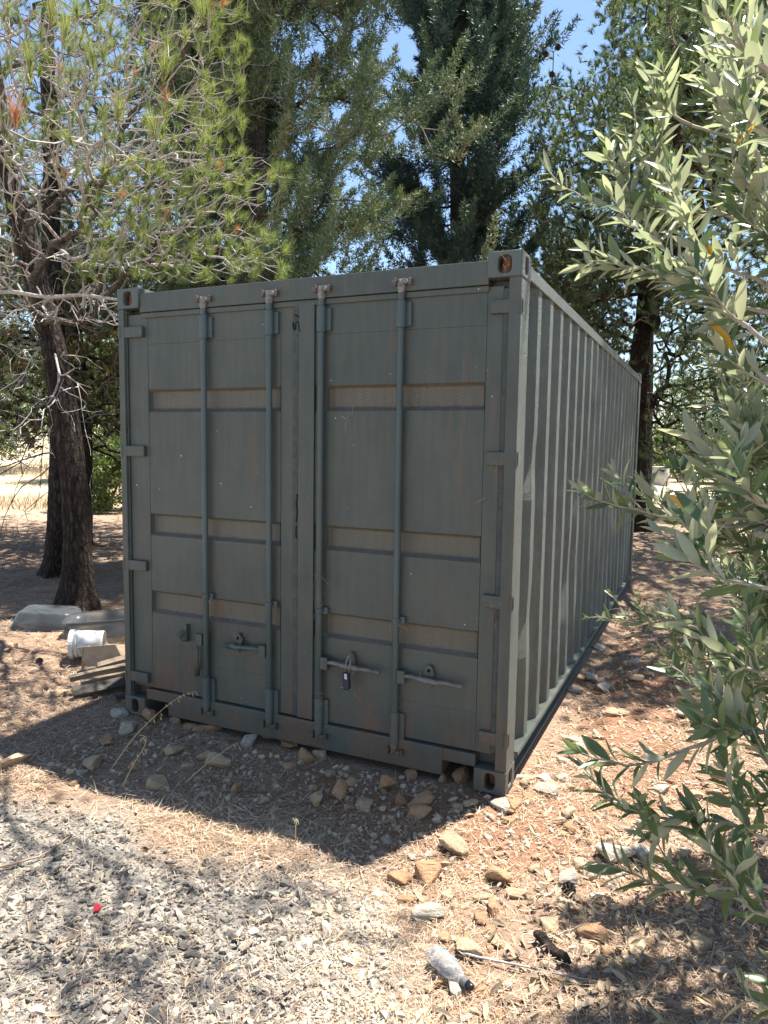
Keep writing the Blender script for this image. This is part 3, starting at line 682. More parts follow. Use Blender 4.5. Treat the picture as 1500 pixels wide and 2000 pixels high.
cypress('cypress_tree', [(c2[0]+.05, c2[1]-.2, -.1), tuple(at(898, 700, 14)), tuple(at(897, 480, 14)), tuple(at(893, 250, 14.1)), tuple(at(900, 0, 14.2)), tuple(at(905, -500, 14.5))], [.22, .19, .165, .14, .10, .03], tips,
        'narrow dark green cypress with bare lower trunk standing against the open sky', 190, .72, .135, .085, .012, M['cypress_dark'])

# ---- pines and trees further back
def pine(name, P, R, tips, bare, label, m=34, L=.12, wd=.010, k=6, jitter=.13, material=None, group='pines behind the container', cones=None, zlow=2.0):
    th = thing(name, tuple(P[0]), label, 'tree', group)
    tb, Q = trunk_mesh(P, R, step=.09, n=26, amp=.03, flare=.06, seed=len(label)); obj('trunk', tb, M['bark'], th, smooth=True)
    dr = norm(rvec(len(tips))*.6+np.array([0, 0, .35])); al = tips; dd = dr
    if cones is not None: bare = np.concatenate([bare, np.array(cones)])
    if bare is not None: al = np.concatenate([tips, bare]); dd = np.concatenate([dr, norm(rvec(len(bare))+np.array([0, 0, -.6]))])
    pos, w, lines, ends, ir = grow(Q[Q[:, 2] > zlow], al, dd, bf=.35, seg=.3, sag=.05)
    branches(th, (pos, w, lines, ends, ir), .006, .006, .10, .46, m=[M['dtwig'], M['bark']])
    mb = MB(); e = ends[:len(tips)]
    for q in range(k): tufts(mb, tips+rvec(len(tips))*jitter*q*.8, norm(e*.5+rvec(len(tips))*.6+np.array([0, 0, .45])), m, L, wd, .95)
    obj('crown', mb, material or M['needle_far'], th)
    if cones is not None:
        for c in cones:
            cb = MB(); cone_shape(cb, c, .055, .09); obj('pine_cone', cb, M['cone'], th)
    return th
M['cone'] = simple('pine_cone_scales', (.055, .040, .032), .85, .4, 60)
def cone_shape(mb, c, r, h, tilt=None):
    c = np.asarray(c, float); n = 0
    for ring in range(6):
        t = (ring+.5)/6; rr = r*math.sin(math.pi*(.18+.78*t)); k = 7
        for j in range(k):
            a = (j+.5*(ring % 2))*2*math.pi/k; d = np.array([math.cos(a), math.sin(a), 0]); z = np.array([0, 0, 1.0])
            b = c+z*h*(t-.5); s_ = np.array([-math.sin(a), math.cos(a), 0])*r*.42
            mb.add([b, b+d*rr*.7-s_-z*h*.03, b+d*rr+z*h*.08, b+d*rr*.7+s_-z*h*.03], [(0, 1, 2), (0, 2, 3), (1, 0, 3), (1, 3, 2)])
# big pine at the far end of the container
PD = [(2.05, 11.9, -.1), tuple(at(1243, 900, 14.3)), tuple(at(1243, 760, 14.1)), tuple(at(1262, 600, 14.1)), tuple(at(1272, 450, 14.2)), tuple(at(1285, 200, 14.4)), tuple(at(1300, -200, 14.6))]
GD = ((1095, 130, 40, 40), (1110, 30, 60, 90), (1145, 20, 30, 40), (1205, 590, 18, 14), (1300, 720, 36, 26), (1310, 640, 20, 30), (1250, 660, 34, 130))
tips = np.concatenate([pix_tips(640, 1040, 1330, 150, 600, 11.5, 15, GD), pix_tips(260, 1060, 1250, 480, 690, 12.5, 15, GD), pix_tips(240, 1270, 1500, 560, 900, 10.5, 15, GD), pix_tips(160, 1150, 1500, -150, 200, 11, 15, GD),
    rng.uniform((2.4, 5.2, 4.8), (5.6, 10.5, 7.8), (560, 3)), np.repeat(rng.uniform((2.9, 3.6, 4.9), (4.6, 6.4, 6.6), (9, 3)), 30, 0)+rng.normal(size=(270, 3))*np.array([.3, .25, .15])])
cones = [at(u, v, 11.4) for u, v in ((1066, 105), (1090, 92), (1110, 555), (1146, 560), (1178, 577), (1178, 585), (1222, 614), (1232, 637), (1296, 697), (1290, 735), (1289, 760), (1310, 850), (1328, 665), (1078, 145), (1330, 730))]
pine('pine_tree', PD, [.25, .215, .20, .18, .16, .12, .04], tips, pix_tips(160, 1260, 1420, 600, 860, 11, 14), 'pine with dark cones and leaning trunk at the far end of the corrugated side', cones=cones)
# pine with a dense crown above it, further off
tips = np.concatenate([pix_tips(420, 1190, 1480, -60, 330, 16.0, 18.5), ell_tips(160, at(1330, -150, 17), (2.0, 2.0, 2.4), .2)])
pine('pine_tree', [tuple(at(1256, 960, 17.6)*np.array([1, 1, 0])-np.array([0, 0, .1])), tuple(at(1262, 600, 17.4)), tuple(at(1300, 200, 17.2)), tuple(at(1335, -200, 17.2))], [.24, .2, .16, .05], tips, None, 'dense upright pine crown rising behind the upper olive sprays', m=36, L=.18, wd=.014, jitter=.2, zlow=4)
# background pines filling the wood to the left and behind
def back_pine(u, d, zc, rx, rz, n, label, bare_n=0, v0=1000, jitter=.25, **kw):
    b = at(u, 900, d); P = [(b[0], b[1], -.1), (b[0]+.1, b[1], zc*.5), (b[0]-.1, b[1]+.1, zc), (b[0], b[1], zc+rz*.9)]
    tips = ell_tips(n, (b[0], b[1], zc), (rx, rx, rz), .25)
    br = None
    if bare_n: br = np.array([b[0], b[1], 2.4])+rng.normal(size=(bare_n, 3))*np.array([1.3, 1.3, .8])
    return pine('pine_tree', P, [.2, .17, .13, .04], tips, br, label, m=36, L=.17, wd=.015, k=5, jitter=jitter, zlow=1.5, **kw)
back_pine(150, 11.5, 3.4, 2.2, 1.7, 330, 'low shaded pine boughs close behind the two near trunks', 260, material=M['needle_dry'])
back_pine(330, 13.5, 5.2, 2.6, 3.6, 430, 'pine in shade between the leaning pine and the broad cypress', 160)
back_pine(-90, 14.5, 5.5, 2.8, 3.4, 380, 'pine behind the two near trunks at the edge of the wood', 200)
back_pine(640, 17, 3.9, 2.2, 1.9, 260, 'pine seen through the gaps of the broad cypress', 60)
back_pine(1130, 20, 5.5, 2.4, 3.6, 420, 'pine behind the dark cypress and the container roof', 60)
back_pine(1600, 12.5, 4.6, 2.4, 2.6, 360, 'shaded pine behind the olive sprays beside the bright clearing', 120)
# far belt of trees and bushes beyond the clearing
def far_tree(name, u, d, zc, rx, rz, n, label, cat='tree', material=None, sz=.16, m=110, group='trees beyond the clearing'):
    b = at(u, 900, d); b[2] = gz(b[0], b[1]); th = thing(name, (b[0], b[1], b[2]), label, cat, group)
    if cat == 'tree':
        tb, Q = trunk_mesh([(b[0], b[1], b[2]-.2), (b[0]+.1, b[1], b[2]+zc*.6), (b[0], b[1], b[2]+zc+rz*.5)], [.2, .15, .05], step=.3, n=10, amp=.02); obj('trunk', tb, M['bark'], th, smooth=True)
    else:
        tb = MB()
        for q in range(7):
            e = np.array([b[0], b[1], b[2]+zc])+rvec(1)[0]*np.array([rx, rx, rz])*.6; tb.tube([(b[0], b[1], b[2]-.05), (b[0]*.6+e[0]*.4, b[1]*.6+e[1]*.4, (b[2]+e[2])/2), e], [.03, .02, .008], 5)
        obj('stem', tb, M['dtwig'], th)
    mb = MB(); leafclumps(mb, ell_tips(n, (b[0], b[1], b[2]+zc), (rx, rx, rz), .35), m, .16*(rx+rz), sz); obj('crown', mb, material or M['broad'], th)
FT = [(-60, 34, 4.0, 3.4, 3.4, 'rounded tree beyond the dry field at the edge'), (110, 42, 4.5, 4.2, 3.8, 'wide tree beyond the dry field behind the near trunks'), (235, 30, 3.2, 2.8, 3.0, 'light green tree beyond the field touching the container edge'),
      (420, 38, 4.0, 4.0, 3.4, 'tree far behind the near cypress trunk'), (620, 40, 4.0, 4.2, 3.2, 'tree far behind the broad cypress sprays'), (860, 36, 4.0, 3.4, 3.4, 'far tree below the bare trunk of the dark cypress'),
      (1060, 40, 5, 4.0, 4.2, 'far tree just above the container roof edge'), (1370, 46, 3.6, 3.4, 3.4, 'bright tree past the wire fence in the clearing'), (1540, 36, 3.8, 3.6, 3.6, 'far tree hidden by the thickest olive leaves')]
for u, d, zc, rx, rz, lab in FT: far_tree('broadleaf_tree', u, d, zc, rx, rz, 130, lab)
far_tree('shrub', 205, 17.0, .95, 1.1, .95, 60, 'sunlit green shrub between the near trunks and the container', 'shrub', sz=.09, m=120, group='shrubs at the clearing')
far_tree('shrub', 1330, 38.0, 1.3, 2.2, 1.3, 60, 'green shrub beside the pale barrel in the clearing', 'shrub', sz=.12, m=120, group='shrubs at the clearing')

# ------------------------------------------------------------------ olive tree in the near right
M['olive'] = leafmat('olive_leaves', [(0, (.085, .132, .060)), (.5, (.135, .187, .088)), (.95, (.215, .255, .12)), (.97, (.62, .34, .03)), (1, (.62, .34, .03))], .40, .28,
                     [(0, (.27, .295, .225)), (.5, (.35, .375, .285)), (.95, (.43, .445, .33)), (.97, (.60, .34, .04)), (1, (.60, .34, .04))], .5, tint=(1.1, 1.15, .78))
oroot = np.array([4.55, .05, 0.0])
olive = thing('olive_tree', tuple(oroot), 'olive tree reaching in with silvery green leaves in front of the corrugated side', 'tree')
OB = [((1540, 700, 1.35), (1400, 590, 1.4), (1310, 500, 1.45), (1240, 440, 1.5), (1195, 385, 1.5)), ((1540, 450, 1.5), (1445, 345, 1.5), (1425, 250, 1.5), (1400, 165, 1.5)), ((1540, 170, 1.2), (1445, 95, 1.2), (1405, 50, 1.2), (1385, 10, 1.2)),
      ((1520, 435, 1.9), (1330, 410, 1.9), (1180, 402, 1.9), (1115, 372, 1.9), (1072, 335, 1.9)), ((1350, 245, 1.9), (1290, 200, 1.9), (1262, 140, 1.9)), ((1480, 300, 1.9), (1390, 195, 1.85), (1372, 120, 1.85)),
      ((1290, 470, 1.9), (1205, 340, 1.9), (1190, 262, 1.9)), ((1330, 420, 2.0), (1255, 300, 2), (1235, 200, 2)), ((1470, 880, 2.5), (1440, 790, 2.5), (1405, 715, 2.5), (1390, 650, 2.5)), ((1550, 1010, 1.4), (1450, 960, 1.4), (1395, 900, 1.45), (1345, 835, 1.5)),
      ((1430, 1030, 1.7), (1290, 1005, 1.75), (1190, 985, 1.75), (1140, 962, 1.75)), ((1550, 1160, 1.3), (1420, 1130, 1.3), (1345, 1090, 1.35), (1295, 1045, 1.4)), ((1420, 1190, 2.7), (1300, 1212, 2.75), (1220, 1212, 2.8), (1150, 1206, 2.8)),
      ((1540, 1340, 1.5), (1430, 1285, 1.5), (1370, 1240, 1.55), (1310, 1200, 1.6)), ((1550, 1460, 1.4), (1450, 1425, 1.4), (1330, 1470, 1.45), (1235, 1495, 1.5), (1135, 1470, 1.5)), ((1540, 1650, 1.5), (1400, 1605, 1.5), (1290, 1600, 1.55), (1190, 1555, 1.55), (1140, 1500, 1.6)),
      ((1550, 1730, 1.5), (1410, 1732, 1.5), (1320, 1740, 1.5), (1220, 1700, 1.55), (1165, 1685, 1.55)), ((1560, 1820, 1.4), (1460, 1770, 1.4), (1430, 1690, 1.4)), ((1560, 1975, 1.4), (1490, 1965, 1.4), (1455, 1925, 1.4)), ((1530, 1570, 1.7), (1455, 1550, 1.7), (1415, 1490, 1.7)),
      ((1400, 1310, 2.8), (1310, 1275, 2.8), (1268, 1268, 2.8)), ((1530, 1400, 1.7), (1420, 1370, 1.7), (1350, 1330, 1.75), (1310, 1300, 1.75)), ((1500, 560, 1.6), (1380, 500, 1.65), (1330, 420, 1.7), (1300, 340, 1.7)), ((1450, 600, 1.7), (1290, 540, 1.75), (1200, 510, 1.8), (1150, 490, 1.8)),
      ((1520, 760, 1.4), (1440, 700, 1.45), (1400, 640, 1.5)), ((1560, 320, 1.3), (1470, 230, 1.3), (1440, 150, 1.3)), ((1500, 1080, 2.2), (1390, 1060, 2.2), (1310, 1010, 2.2), (1250, 960, 2.25))]
for k in range(84):
    u = rng.uniform(1450, 1820); v = rng.uniform(-260, 1900); d = rng.uniform(1.35, 3.1); l = rng.uniform(80, 170)
    if v > 1250 and (u < 1500 or k % 3): continue
    OB.append(((u+l*1.3, v+rng.uniform(30, 160), d+.05), (u+l*.5, v+rng.uniform(0, 60), d), (u, v-rng.uniform(0, 50), d), (u-l*.5*rng.random(), v-rng.uniform(40, 120), d)))
for k in range(64):
    u = rng.uniform(1390, 1700); v = rng.uniform(820, 1400); d = rng.uniform(1.6, 3.2); l = rng.uniform(90, 170)
    OB.append(((u+l*1.3, v+rng.uniform(30, 160), d+.05), (u+l*.5, v+rng.uniform(0, 60), d), (u, v-rng.uniform(0, 50), d), (u-l*.5*rng.random(), v-rng.uniform(40, 120), d)))
starts = np.array([at(*b[0]) for b in OB]); heads = np.array([norm(at(*b[1])-at(*b[0])) for b in OB])
limbs = [np.array([oroot+(0, 0, -.1), oroot+(-.05, -.05, .5), oroot+(.05, -.15, .9), oroot+(0, -.35, 1.5), oroot+(-.1, -.6, 2.2), oroot+(-.2, -.8, 2.9)]), np.array([oroot+(-.05, -.05, .5), oroot+(-.15, -.45, .9), oroot+(-.3, -.8, 1.2)]), np.array([oroot+(.05, -.1, .8), oroot+(.1, .3, 1.5), oroot+(-.2, .6, 2.3)])]
tb, QO = trunk_mesh(limbs[0], [.14, .12, .10, .075, .05, .02], flare=.05, seed=9, n=30); obj('trunk', tb, M['cbark'], olive, smooth=True)
RO = [QO[QO[:, 2] > .4]]
for li in limbs[1:]:
    tb, q = trunk_mesh(li, [.07, .055, .03], seed=12, n=20); obj('limb', tb, M['cbark'], olive, smooth=True); RO.append(q)
pos, w, lines, ends, ir = grow(np.concatenate(RO), starts, heads, bf=.3, seg=.1, sag=.03)
bm_ = MB(); rad_ = np.clip(.0042*np.maximum(w, 1)**.5, .004, .03)
for l in lines: bm_.tube(pos[l], rad_[l], 6, cap=False)
LF = []                                                            # leaves: base, direction, normal, length, colour
def leaves_along(Q, start, pitch, scale=1.0):
    d = np.linalg.norm(np.diff(Q, axis=0), axis=1); cum = np.concatenate([[0], np.cumsum(d)]); s_ = cum[-1]*start; k = 0; ph = rng.uniform(0, 6.28)
    while s_ < cum[-1]:
        i = min(np.searchsorted(cum, s_, side='right')-1, len(Q)-2); f = (s_-cum[i])/max(d[i], 1e-6); p = Q[i]*(1-f)+Q[i+1]*f; T = norm(Q[i+1]-Q[i])
        ref = norm(np.cross(T, np.array([0, 0, 1.0])+T*.01)); up = np.cross(ref, T); a = ph+k*math.pi/2+rng.normal()*.25
        for sg in (0, math.pi):
            if rng.random() < .10: continue
            o_ = math.cos(a+sg)*ref+math.sin(a+sg)*up; dr_ = norm(T*(.55+.35*rng.random())+o_*(.75)+rng.normal(size=3)*.16+np.array([0, 0, .10]))
            nrm = norm(T-dr_*(T@dr_)+np.array([0, 0, .35])+rng.normal(size=3)*.35); nrm = norm(nrm-dr_*(nrm@dr_))
            LF.append((p, dr_, nrm, scale*rng.uniform(.046, .092)*(1 if s_ < cum[-1]*.9 else .75), rng.random()))
        s_ += pitch*rng.uniform(.7, 1.3); k += 1
    T = norm(Q[-1]-Q[-2])
    for q in range(2):
        dr_ = norm(T+rng.normal(size=3)*.22); nrm = norm(np.cross(dr_, rng.normal(size=3))); LF.append((Q[-1], dr_, nrm, scale*rng.uniform(.035, .055), rng.random()))
for bi, b in enumerate(OB):
    Q, t = spline([at(*q) for q in b], .03); L = np.sum(np.linalg.norm(np.diff(Q, axis=0), axis=1))
    Q[1:-1] += rng.normal(size=(len(Q)-2, 3))*.003
    bm_.tube(Q, np.linspace(.0052, .0016, len(Q)), 6)
    dd = b[-1][2]; scl = 1.0 if dd < 2.3 else .8
    leaves_along(Q, .22, .021, scl)
    for q in range(int(L/.085)):
        f = rng.uniform(.15, .85); i = int(f*(len(Q)-2)); T = norm(Q[i+1]-Q[i]); o_ = norm(np.cross(T, rvec(1)[0]))
        dr_ = norm(T*.8+o_*.8+np.array([0, 0, .45])); l = rng.uniform(.06, .15)
        S = np.array([Q[i]+dr_*l*x+np.array([0, 0, .25])*l*x*x for x in np.linspace(0, 1, 5)]); bm_.tube(S, np.linspace(.0028, .0012, 5), 5)
        leaves_along(S, .25, .021, scl)
obj('branch', bm_, M['otwig'], olive, smooth=True)
TS = np.array([0, .10, .3, .55, .8, 1.0]); WS = np.array([0, .42, .9, 1.0, .62, 0])*.5
def leaf_shape(ar, fold, curl):
    V = [(t, 0, -curl*t*t) for t in TS]+[(TS[i], WS[i]*ar, fold*WS[i]*ar-curl*TS[i]**2) for i in range(1, 5)]+[(TS[i], -WS[i]*ar, fold*WS[i]*ar-curl*TS[i]**2) for i in range(1, 5)]
    F3 = [(0, 1, 6), (4, 5, 9), (1, 0, 10), (5, 4, 13)]; F4 = []
    for i in range(1, 4): F4 += [(i, i+1, 6+i, 5+i), (i+1, i, 9+i, 10+i)]
    return np.array(V), [np.array(F3), np.array(F4)]
SH = [leaf_shape(a, f, c) for a, f, c in ((.245, .35, .10), (.28, .2, .18), (.225, .5, .03), (.26, .3, -.12))]
lf_meshes = {}
def leaf_mesh(si, ci):
    if (si, ci) not in lf_meshes:
        mb = MB(); mb.add(*SH[si], att=ci); lf_meshes[(si, ci)] = mb.mesh('leaf', M['olive'], True)
    return lf_meshes[(si, ci)]
sizes = []
for p, dr_, nn, l, c in LF:
    u, v, d = to_pix(p+dr_*l*.5); vis = (0 < u < 1500) and (0 < v < 2000)
    sizes.append(l/max(d, .2) if vis else 0)
big = set(np.argsort(sizes)[::-1][:298].tolist()); rest = MB()
for i, (p, dr_, nn, l, c) in enumerate(LF):
    Y = np.cross(nn, dr_); si = i % 4; cc = min(.95, c*.95) if c < .9965 else .98
    if i in big:
        o = bpy.data.objects.new('leaf', leaf_mesh(si, min(.9, round(cc*6)/6) if cc < .96 else .98)); COL.objects.link(o); o.parent = olive
        mw = Matrix([[*(x*l for x in (dr_[k], Y[k], nn[k])), p[k]] for k in range(3)]+[[0, 0, 0, 1]]); o.matrix_parent_inverse = Matrix.Translation(-Vector(oroot)); o.matrix_basis = mw
    else:
        V, F = SH[si]; rest.add(p+l*(V[:, :1]*dr_+V[:, 1:2]*Y+V[:, 2:]*nn), F, 0, cc)
tag(obj('foliage', rest, M['olive'], olive, smooth=True), kind='stuff')

# ------------------------------------------------------------------ stones, gravel, litter
def rock_shape(seed, flat=.7, npts=26, rough=.12):
    r = np.random.default_rng(seed); P = r.normal(size=(npts, 3)); P /= np.linalg.norm(P, axis=1)[:, None]; P = P*(1-rough+rough*2*r.random((npts, 1)))
    P = np.clip(P, -r.uniform(.62, .92, 3), r.uniform(.62, .92, 3)); P *= np.array([1, r.uniform(.65, .95), flat])
    b = bmesh.new()
    for p in P: b.verts.new(p)
    h = bmesh.ops.convex_hull(b, input=b.verts); bmesh.ops.delete(b, geom=list({g for g in h['geom_unused']+h['geom_interior'] if isinstance(g, bmesh.types.BMVert)}), context='VERTS')
    b.verts.ensure_lookup_table(); b.verts.index_update()
    V = np.array([v.co[:] for v in b.verts]); F = np.array([[v.index for v in f.verts] for f in b.faces]); b.free()
    V[:, 0] /= np.abs(V[:, 0]).max()
    return V, F
def stone_mat(name, stops, stain, st):
    m, t, p, o = mat(name); oi = t.nodes.new('ShaderNodeObjectInfo'); tc = t.nodes.new('ShaderNodeTexCoord').outputs['Object']
    n = noise(t, tc, 2.2, 6, .65); n2 = noise(t, tc, 14, 4, .6)
    c = ramp(t, oi.outputs['Random'], stops); c = mix(t, mapr(t, n, .42, .66, 0, st), c, stain); c = mix(t, mapr(t, n2, .3, .7, 0, .45), c, mix(t, 1.0, c, (.66, .62, .58), 'MULTIPLY'))
    lk(t, c, p.inputs['Base Color']); p.inputs['Roughness'].default_value = .92; p.inputs['Specular IOR Level'].default_value = .2
    bump(t, p, math_(t, 'ADD', n, math_(t, 'MULTIPLY', n2, .5)), .7, .08); return m
M['st_o'] = stone_mat('ochre_stone', [(0, (0.528, 0.327, 0.187)), (1, (0.625, 0.414, 0.244))], (0.486, 0.248, 0.129), .7)
M['st_b'] = stone_mat('buff_stone', [(0, (0.595, 0.445, 0.283)), (1, (0.682, 0.527, 0.359))], (0.566, 0.356, 0.195), .5)
M['st_w'] = stone_mat('pale_limestone', [(0, (0.564, 0.504, 0.410)), (1, (0.659, 0.591, 0.497))], (0.484, 0.376, 0.255), .4)
NAMES = {'o': 'ochre', 'b': 'buff', 'w': 'pale'}
base_sh = [rock_shape(100+i, flat=(.55, .62, .7, .8)[i % 4], npts=17, rough=.2) for i in range(14)]
st_mesh = {}
def stone_mesh(i, c):
    if (i, c) not in st_mesh:
        V, F = base_sh[i]; b = bmesh.new(); vs = [b.verts.new(v) for v in V]
        for f in F: b.faces.new([vs[k] for k in f])
        bmesh.ops.dissolve_limit(b, angle_limit=math.radians(14), verts=b.verts, edges=b.edges); bmesh.ops.bevel(b, geom=b.edges[:], offset=.05, segments=1, affect='EDGES', profile=.5)
        bmesh.ops.triangulate(b, faces=b.faces); bmesh.ops.subdivide_edges(b, edges=[e for e in b.edges if e.calc_length() > .5], cuts=1)
        co = np.array([v.co[:] for v in b.verts]); nz = fbm(co+i*7.3, 1.7, 80+i, 3)
        for v, x in zip(b.verts, nz): v.co *= 1+x*.24
        me = bpy.data.meshes.new('stone'); b.to_mesh(me); b.free(); me.materials.append(M['st_'+c]); st_mesh[(i, c)] = me
    return st_mesh[(i, c)]
HAND = [(833, 1700, 56, 'o', .8), (885, 1647, 48, 'b', .8), (968, 1706, 42, 'o', .95), (775, 1704, 36, 'o', .6), (790, 1746, 32, 'o', .9), (814, 1741, 27, 'b', .8), (837, 1787, 56, 'w', .5), (938, 1790, 32, 'o', .9), (960, 1774, 38, 'o', .8), (866, 1828, 21, 'o', .8), (921, 1852, 52, 'b', .6),
 (939, 1748, 31, 'b', .7), (1009, 1737, 36, 'b', .6), (871, 1744, 30, 'b', .5), (865, 1680, 28, 'b', .6), (887, 1926, 44, 'w', .5), (1108, 1587, 32, 'b', .8), (1111, 1612, 28, 'o', .7), (990, 1598, 20, 'o', .7), (976, 1571, 37, 'w', .6), (1004, 1569, 25, 'o', .7), (993, 1581, 22, 'o', .5),
 (1018, 1512, 34, 'w', .4), (1025, 1530, 28, 'b', .8), (1029, 1552, 25, 'o', .6), (1056, 1501, 34, 'w', .7), (1075, 1519, 30, 'b', .6), (1067, 1541, 38, 'w', .7), (1118, 1525, 24, 'b', .7), (1096, 1501, 26, 'w', .8), (1130, 1680, 32, 'b', .6), (1148, 1698, 30, 'b', .4), (1106, 1713, 48, 'w', .4), (1098, 1764, 28, 'b', .6),
 (1069, 1801, 48, 'b', .35), (1152, 1312, 24, 'w', .7), (1180, 1336, 32, 'w', .7), (1170, 1256, 22, 'w', .35), (1243, 1329, 24, 'b', .5), (1303, 1310, 18, 'b', 1.1), (1122, 1338, 22, 'w', .5), (1194, 1388, 30, 'b', .6), (1213, 1391, 22, 'b', .7), (1134, 1448, 28, 'w', .6), (1167, 1451, 30, 'o', .7), (1122, 1430, 22, 'w', .6),
 (1096, 1466, 20, 'w', .7), (1329, 1400, 26, 'w', .6), (1236, 1295, 22, 'w', .6), (1194, 1662, 64, 'w', .6), (1128, 1678, 24, 'w', .7), (1156, 1696, 42, 'w', .4), (1260, 1668, 48, 'w', .5), (1333, 1656, 28, 'b', .9), (1290, 1537, 32, 'w', .6), (1362, 1545, 28, 'b', .7), (1413, 1518, 32, 'b', .8), (1160, 1833, 48, 'o', .6), (1155, 1861, 34, 'b', .6),
 (1183, 1868, 26, 'o', .9), (1365, 1848, 48, 'b', .7), (1170, 1940, 30, 'b', .8), (1242, 1863, 42, 'b', .5), (753, 1535, 30, 'o', 1.3), (777, 1559, 27, 'o', 1.2), (821, 1565, 44, 'o', .6), (813, 1583, 42, 'o', .6), (662, 1547, 34, 'o', 1.1), (708, 1562, 36, 'b', .6), (615, 1558, 34, 'b', .8), (897, 1519, 36, 'o', 1.0), (893, 1571, 19, 'b', .9), (915, 1568, 26, 'b', .6),
 (863, 1520, 19, 'o', 1.1), (800, 1514, 32, 'o', .7), (642, 1511, 25, 'b', .6), (688, 1524, 21, 'b', 1.0), (678, 1568, 19, 'o', .7), (623, 1475, 26, 'b', .9), (458, 1539, 25, 'o', 1.1), (588, 1478, 37, 'o', 1.1), (562, 1497, 22, 'o', .9), (336, 1463, 36, 'b', .7), (362, 1489, 23, 'b', .7), (306, 1520, 40, 'b', .45), (244, 1423, 42, 'w', .8), (482, 1449, 34, 'w', .8),
 (412, 1418, 33, 'o', .7), (372, 1417, 27, 'o', .7), (176, 1480, 36, 'b', .5), (156, 1494, 20, 'w', .5), (20, 1481, 44, 'b', .6), (60, 1523, 31, 'b', .4), (256, 1483, 29, 'o', .8), (414, 1487, 46, 'b', .4), (204, 1441, 32, 'o', .6), (400, 1475, 30, 'o', .5), (107, 1348, 28, 'b', .6), (25, 1409, 30, 'b', .45), (20, 1269, 22, 'b', .4), (284, 1402, 38, 'o', .8), (232, 1392, 30, 'w', .7), (391, 1421, 28, 'o', .6), (340, 1405, 24, 'b', .6), (520, 1437, 26, 'b', .6), (560, 1452, 26, 'o', .7)]
LM = [('the plastic bottle', gnd(880, 1905)), ("the container's near bottom corner", np.array([2.42, -.02, 0])), ('the tip of the container shadow', gnd(755, 1690)), ('the rusty bark piece', gnd(1085, 1870)), ('the wild oat stalks', gnd(300, 1490)), ('the plank pile', gnd(190, 1340)), ('the padlocked door', np.array([1.55, -.1, 0])), ('the lowest olive spray', gnd(1220, 1700)), ('the corrugated side', np.array([2.7, 1.6, 0])), ('the unpadlocked door', np.array([.7, -.1, 0]))]
_o1 = 'second third fourth fifth sixth seventh eighth ninth tenth eleventh twelfth thirteenth fourteenth fifteenth sixteenth seventeenth eighteenth nineteenth'.split(); _o2 = 'first second third fourth fifth sixth seventh eighth ninth'.split()
ORD = ['closest']+[a+' closest' for a in _o1]
for _t, _n in (('twentieth', 'twenty'), ('thirtieth', 'thirty'), ('fortieth', 'forty'), ('fiftieth', 'fifty')): ORD += [_t+' closest']+[_n+'-'+a+' closest' for a in _o2]
def place_stone(x, y, wd, c, fl, sink=.05):
    i = random.randrange(14); V, F = base_sh[i]; fz = fl/ (.55, .62, .7, .8)[i % 4]*.75; s_ = wd/1.7
    o = bpy.data.objects.new('stone', stone_mesh(i, c)); COL.objects.link(o); zz = np.abs(V[:, 2]).max()*s_*fz
    o.scale = (s_, s_*random.uniform(.85, 1.15), s_*fz); o.rotation_euler = (random.uniform(-.25, .25), random.uniform(-.25, .25), random.uniform(0, 6.28)); sink = sink+random.random()*.16; o.location = (x, y, gz(x, y)+zz*(1-sink*1.6)); return o
hs = []
for u, v, wpx, c, fl in HAND:
    g = gnd(u, v+wpx*.15); fl = max(fl, .68); wd = 1.12*wpx*depth(g)/FPX
    hs.append((place_stone(g[0], g[1]+wd*.2, wd, c, fl), g, wpx, c))
nsm = 0
while nsm < 190:                                                   # smaller loose stones
    r = math.exp(rng.uniform(math.log(2.0), math.log(7.0))); a = rng.uniform(-.62, .62)+math.radians(24.5)
    x, y = CAM[0]-math.sin(a)*r, CAM[1]+math.cos(a)*r; gw = gravel_w(np.array([x]), np.array([y]))[0]
    if (-.05 < x < 2.5 and -.05 < y < 6.1) or gw > .5: continue
    u, v, d = to_pix((x, y, 0))
    if not (0 < u < 1500 and v < 2000): continue
    if x < .3 and rng.random() < .7: continue
    c = random.choices('obw', (.4, .35, .25))[0]; wd_ = rng.uniform(.022, .052); o = place_stone(x, y, wd_, c, rng.uniform(.45, .8))
    hs.append((o, np.array([x, y, 0]), 0 if wd_ < .036 else 1, c)); nsm += 1
own = {}
for o, g, wpx, c in hs:                                            # every stone is named by its rank from the nearest landmark
    k = int(np.argmin([np.linalg.norm(g-l[1]) for l in LM])); own.setdefault((k, c), []).append((np.linalg.norm(g-LM[k][1]), o, wpx))
for (k, c), ls in own.items():
    for r, (dd, o, wpx) in enumerate(sorted(ls, key=lambda a: a[0])):
        sz = 'large' if wpx > 41 else 'fist-sized' if wpx > 27 else 'small' if wpx > 2 else 'egg-sized' if wpx else 'walnut-sized'
        tag(o, f"{sz} {NAMES[c]} stone, {ORD[r]} {NAMES[c]} stone to {LM[k][0]}", 'stone', 'loose stones round the container')
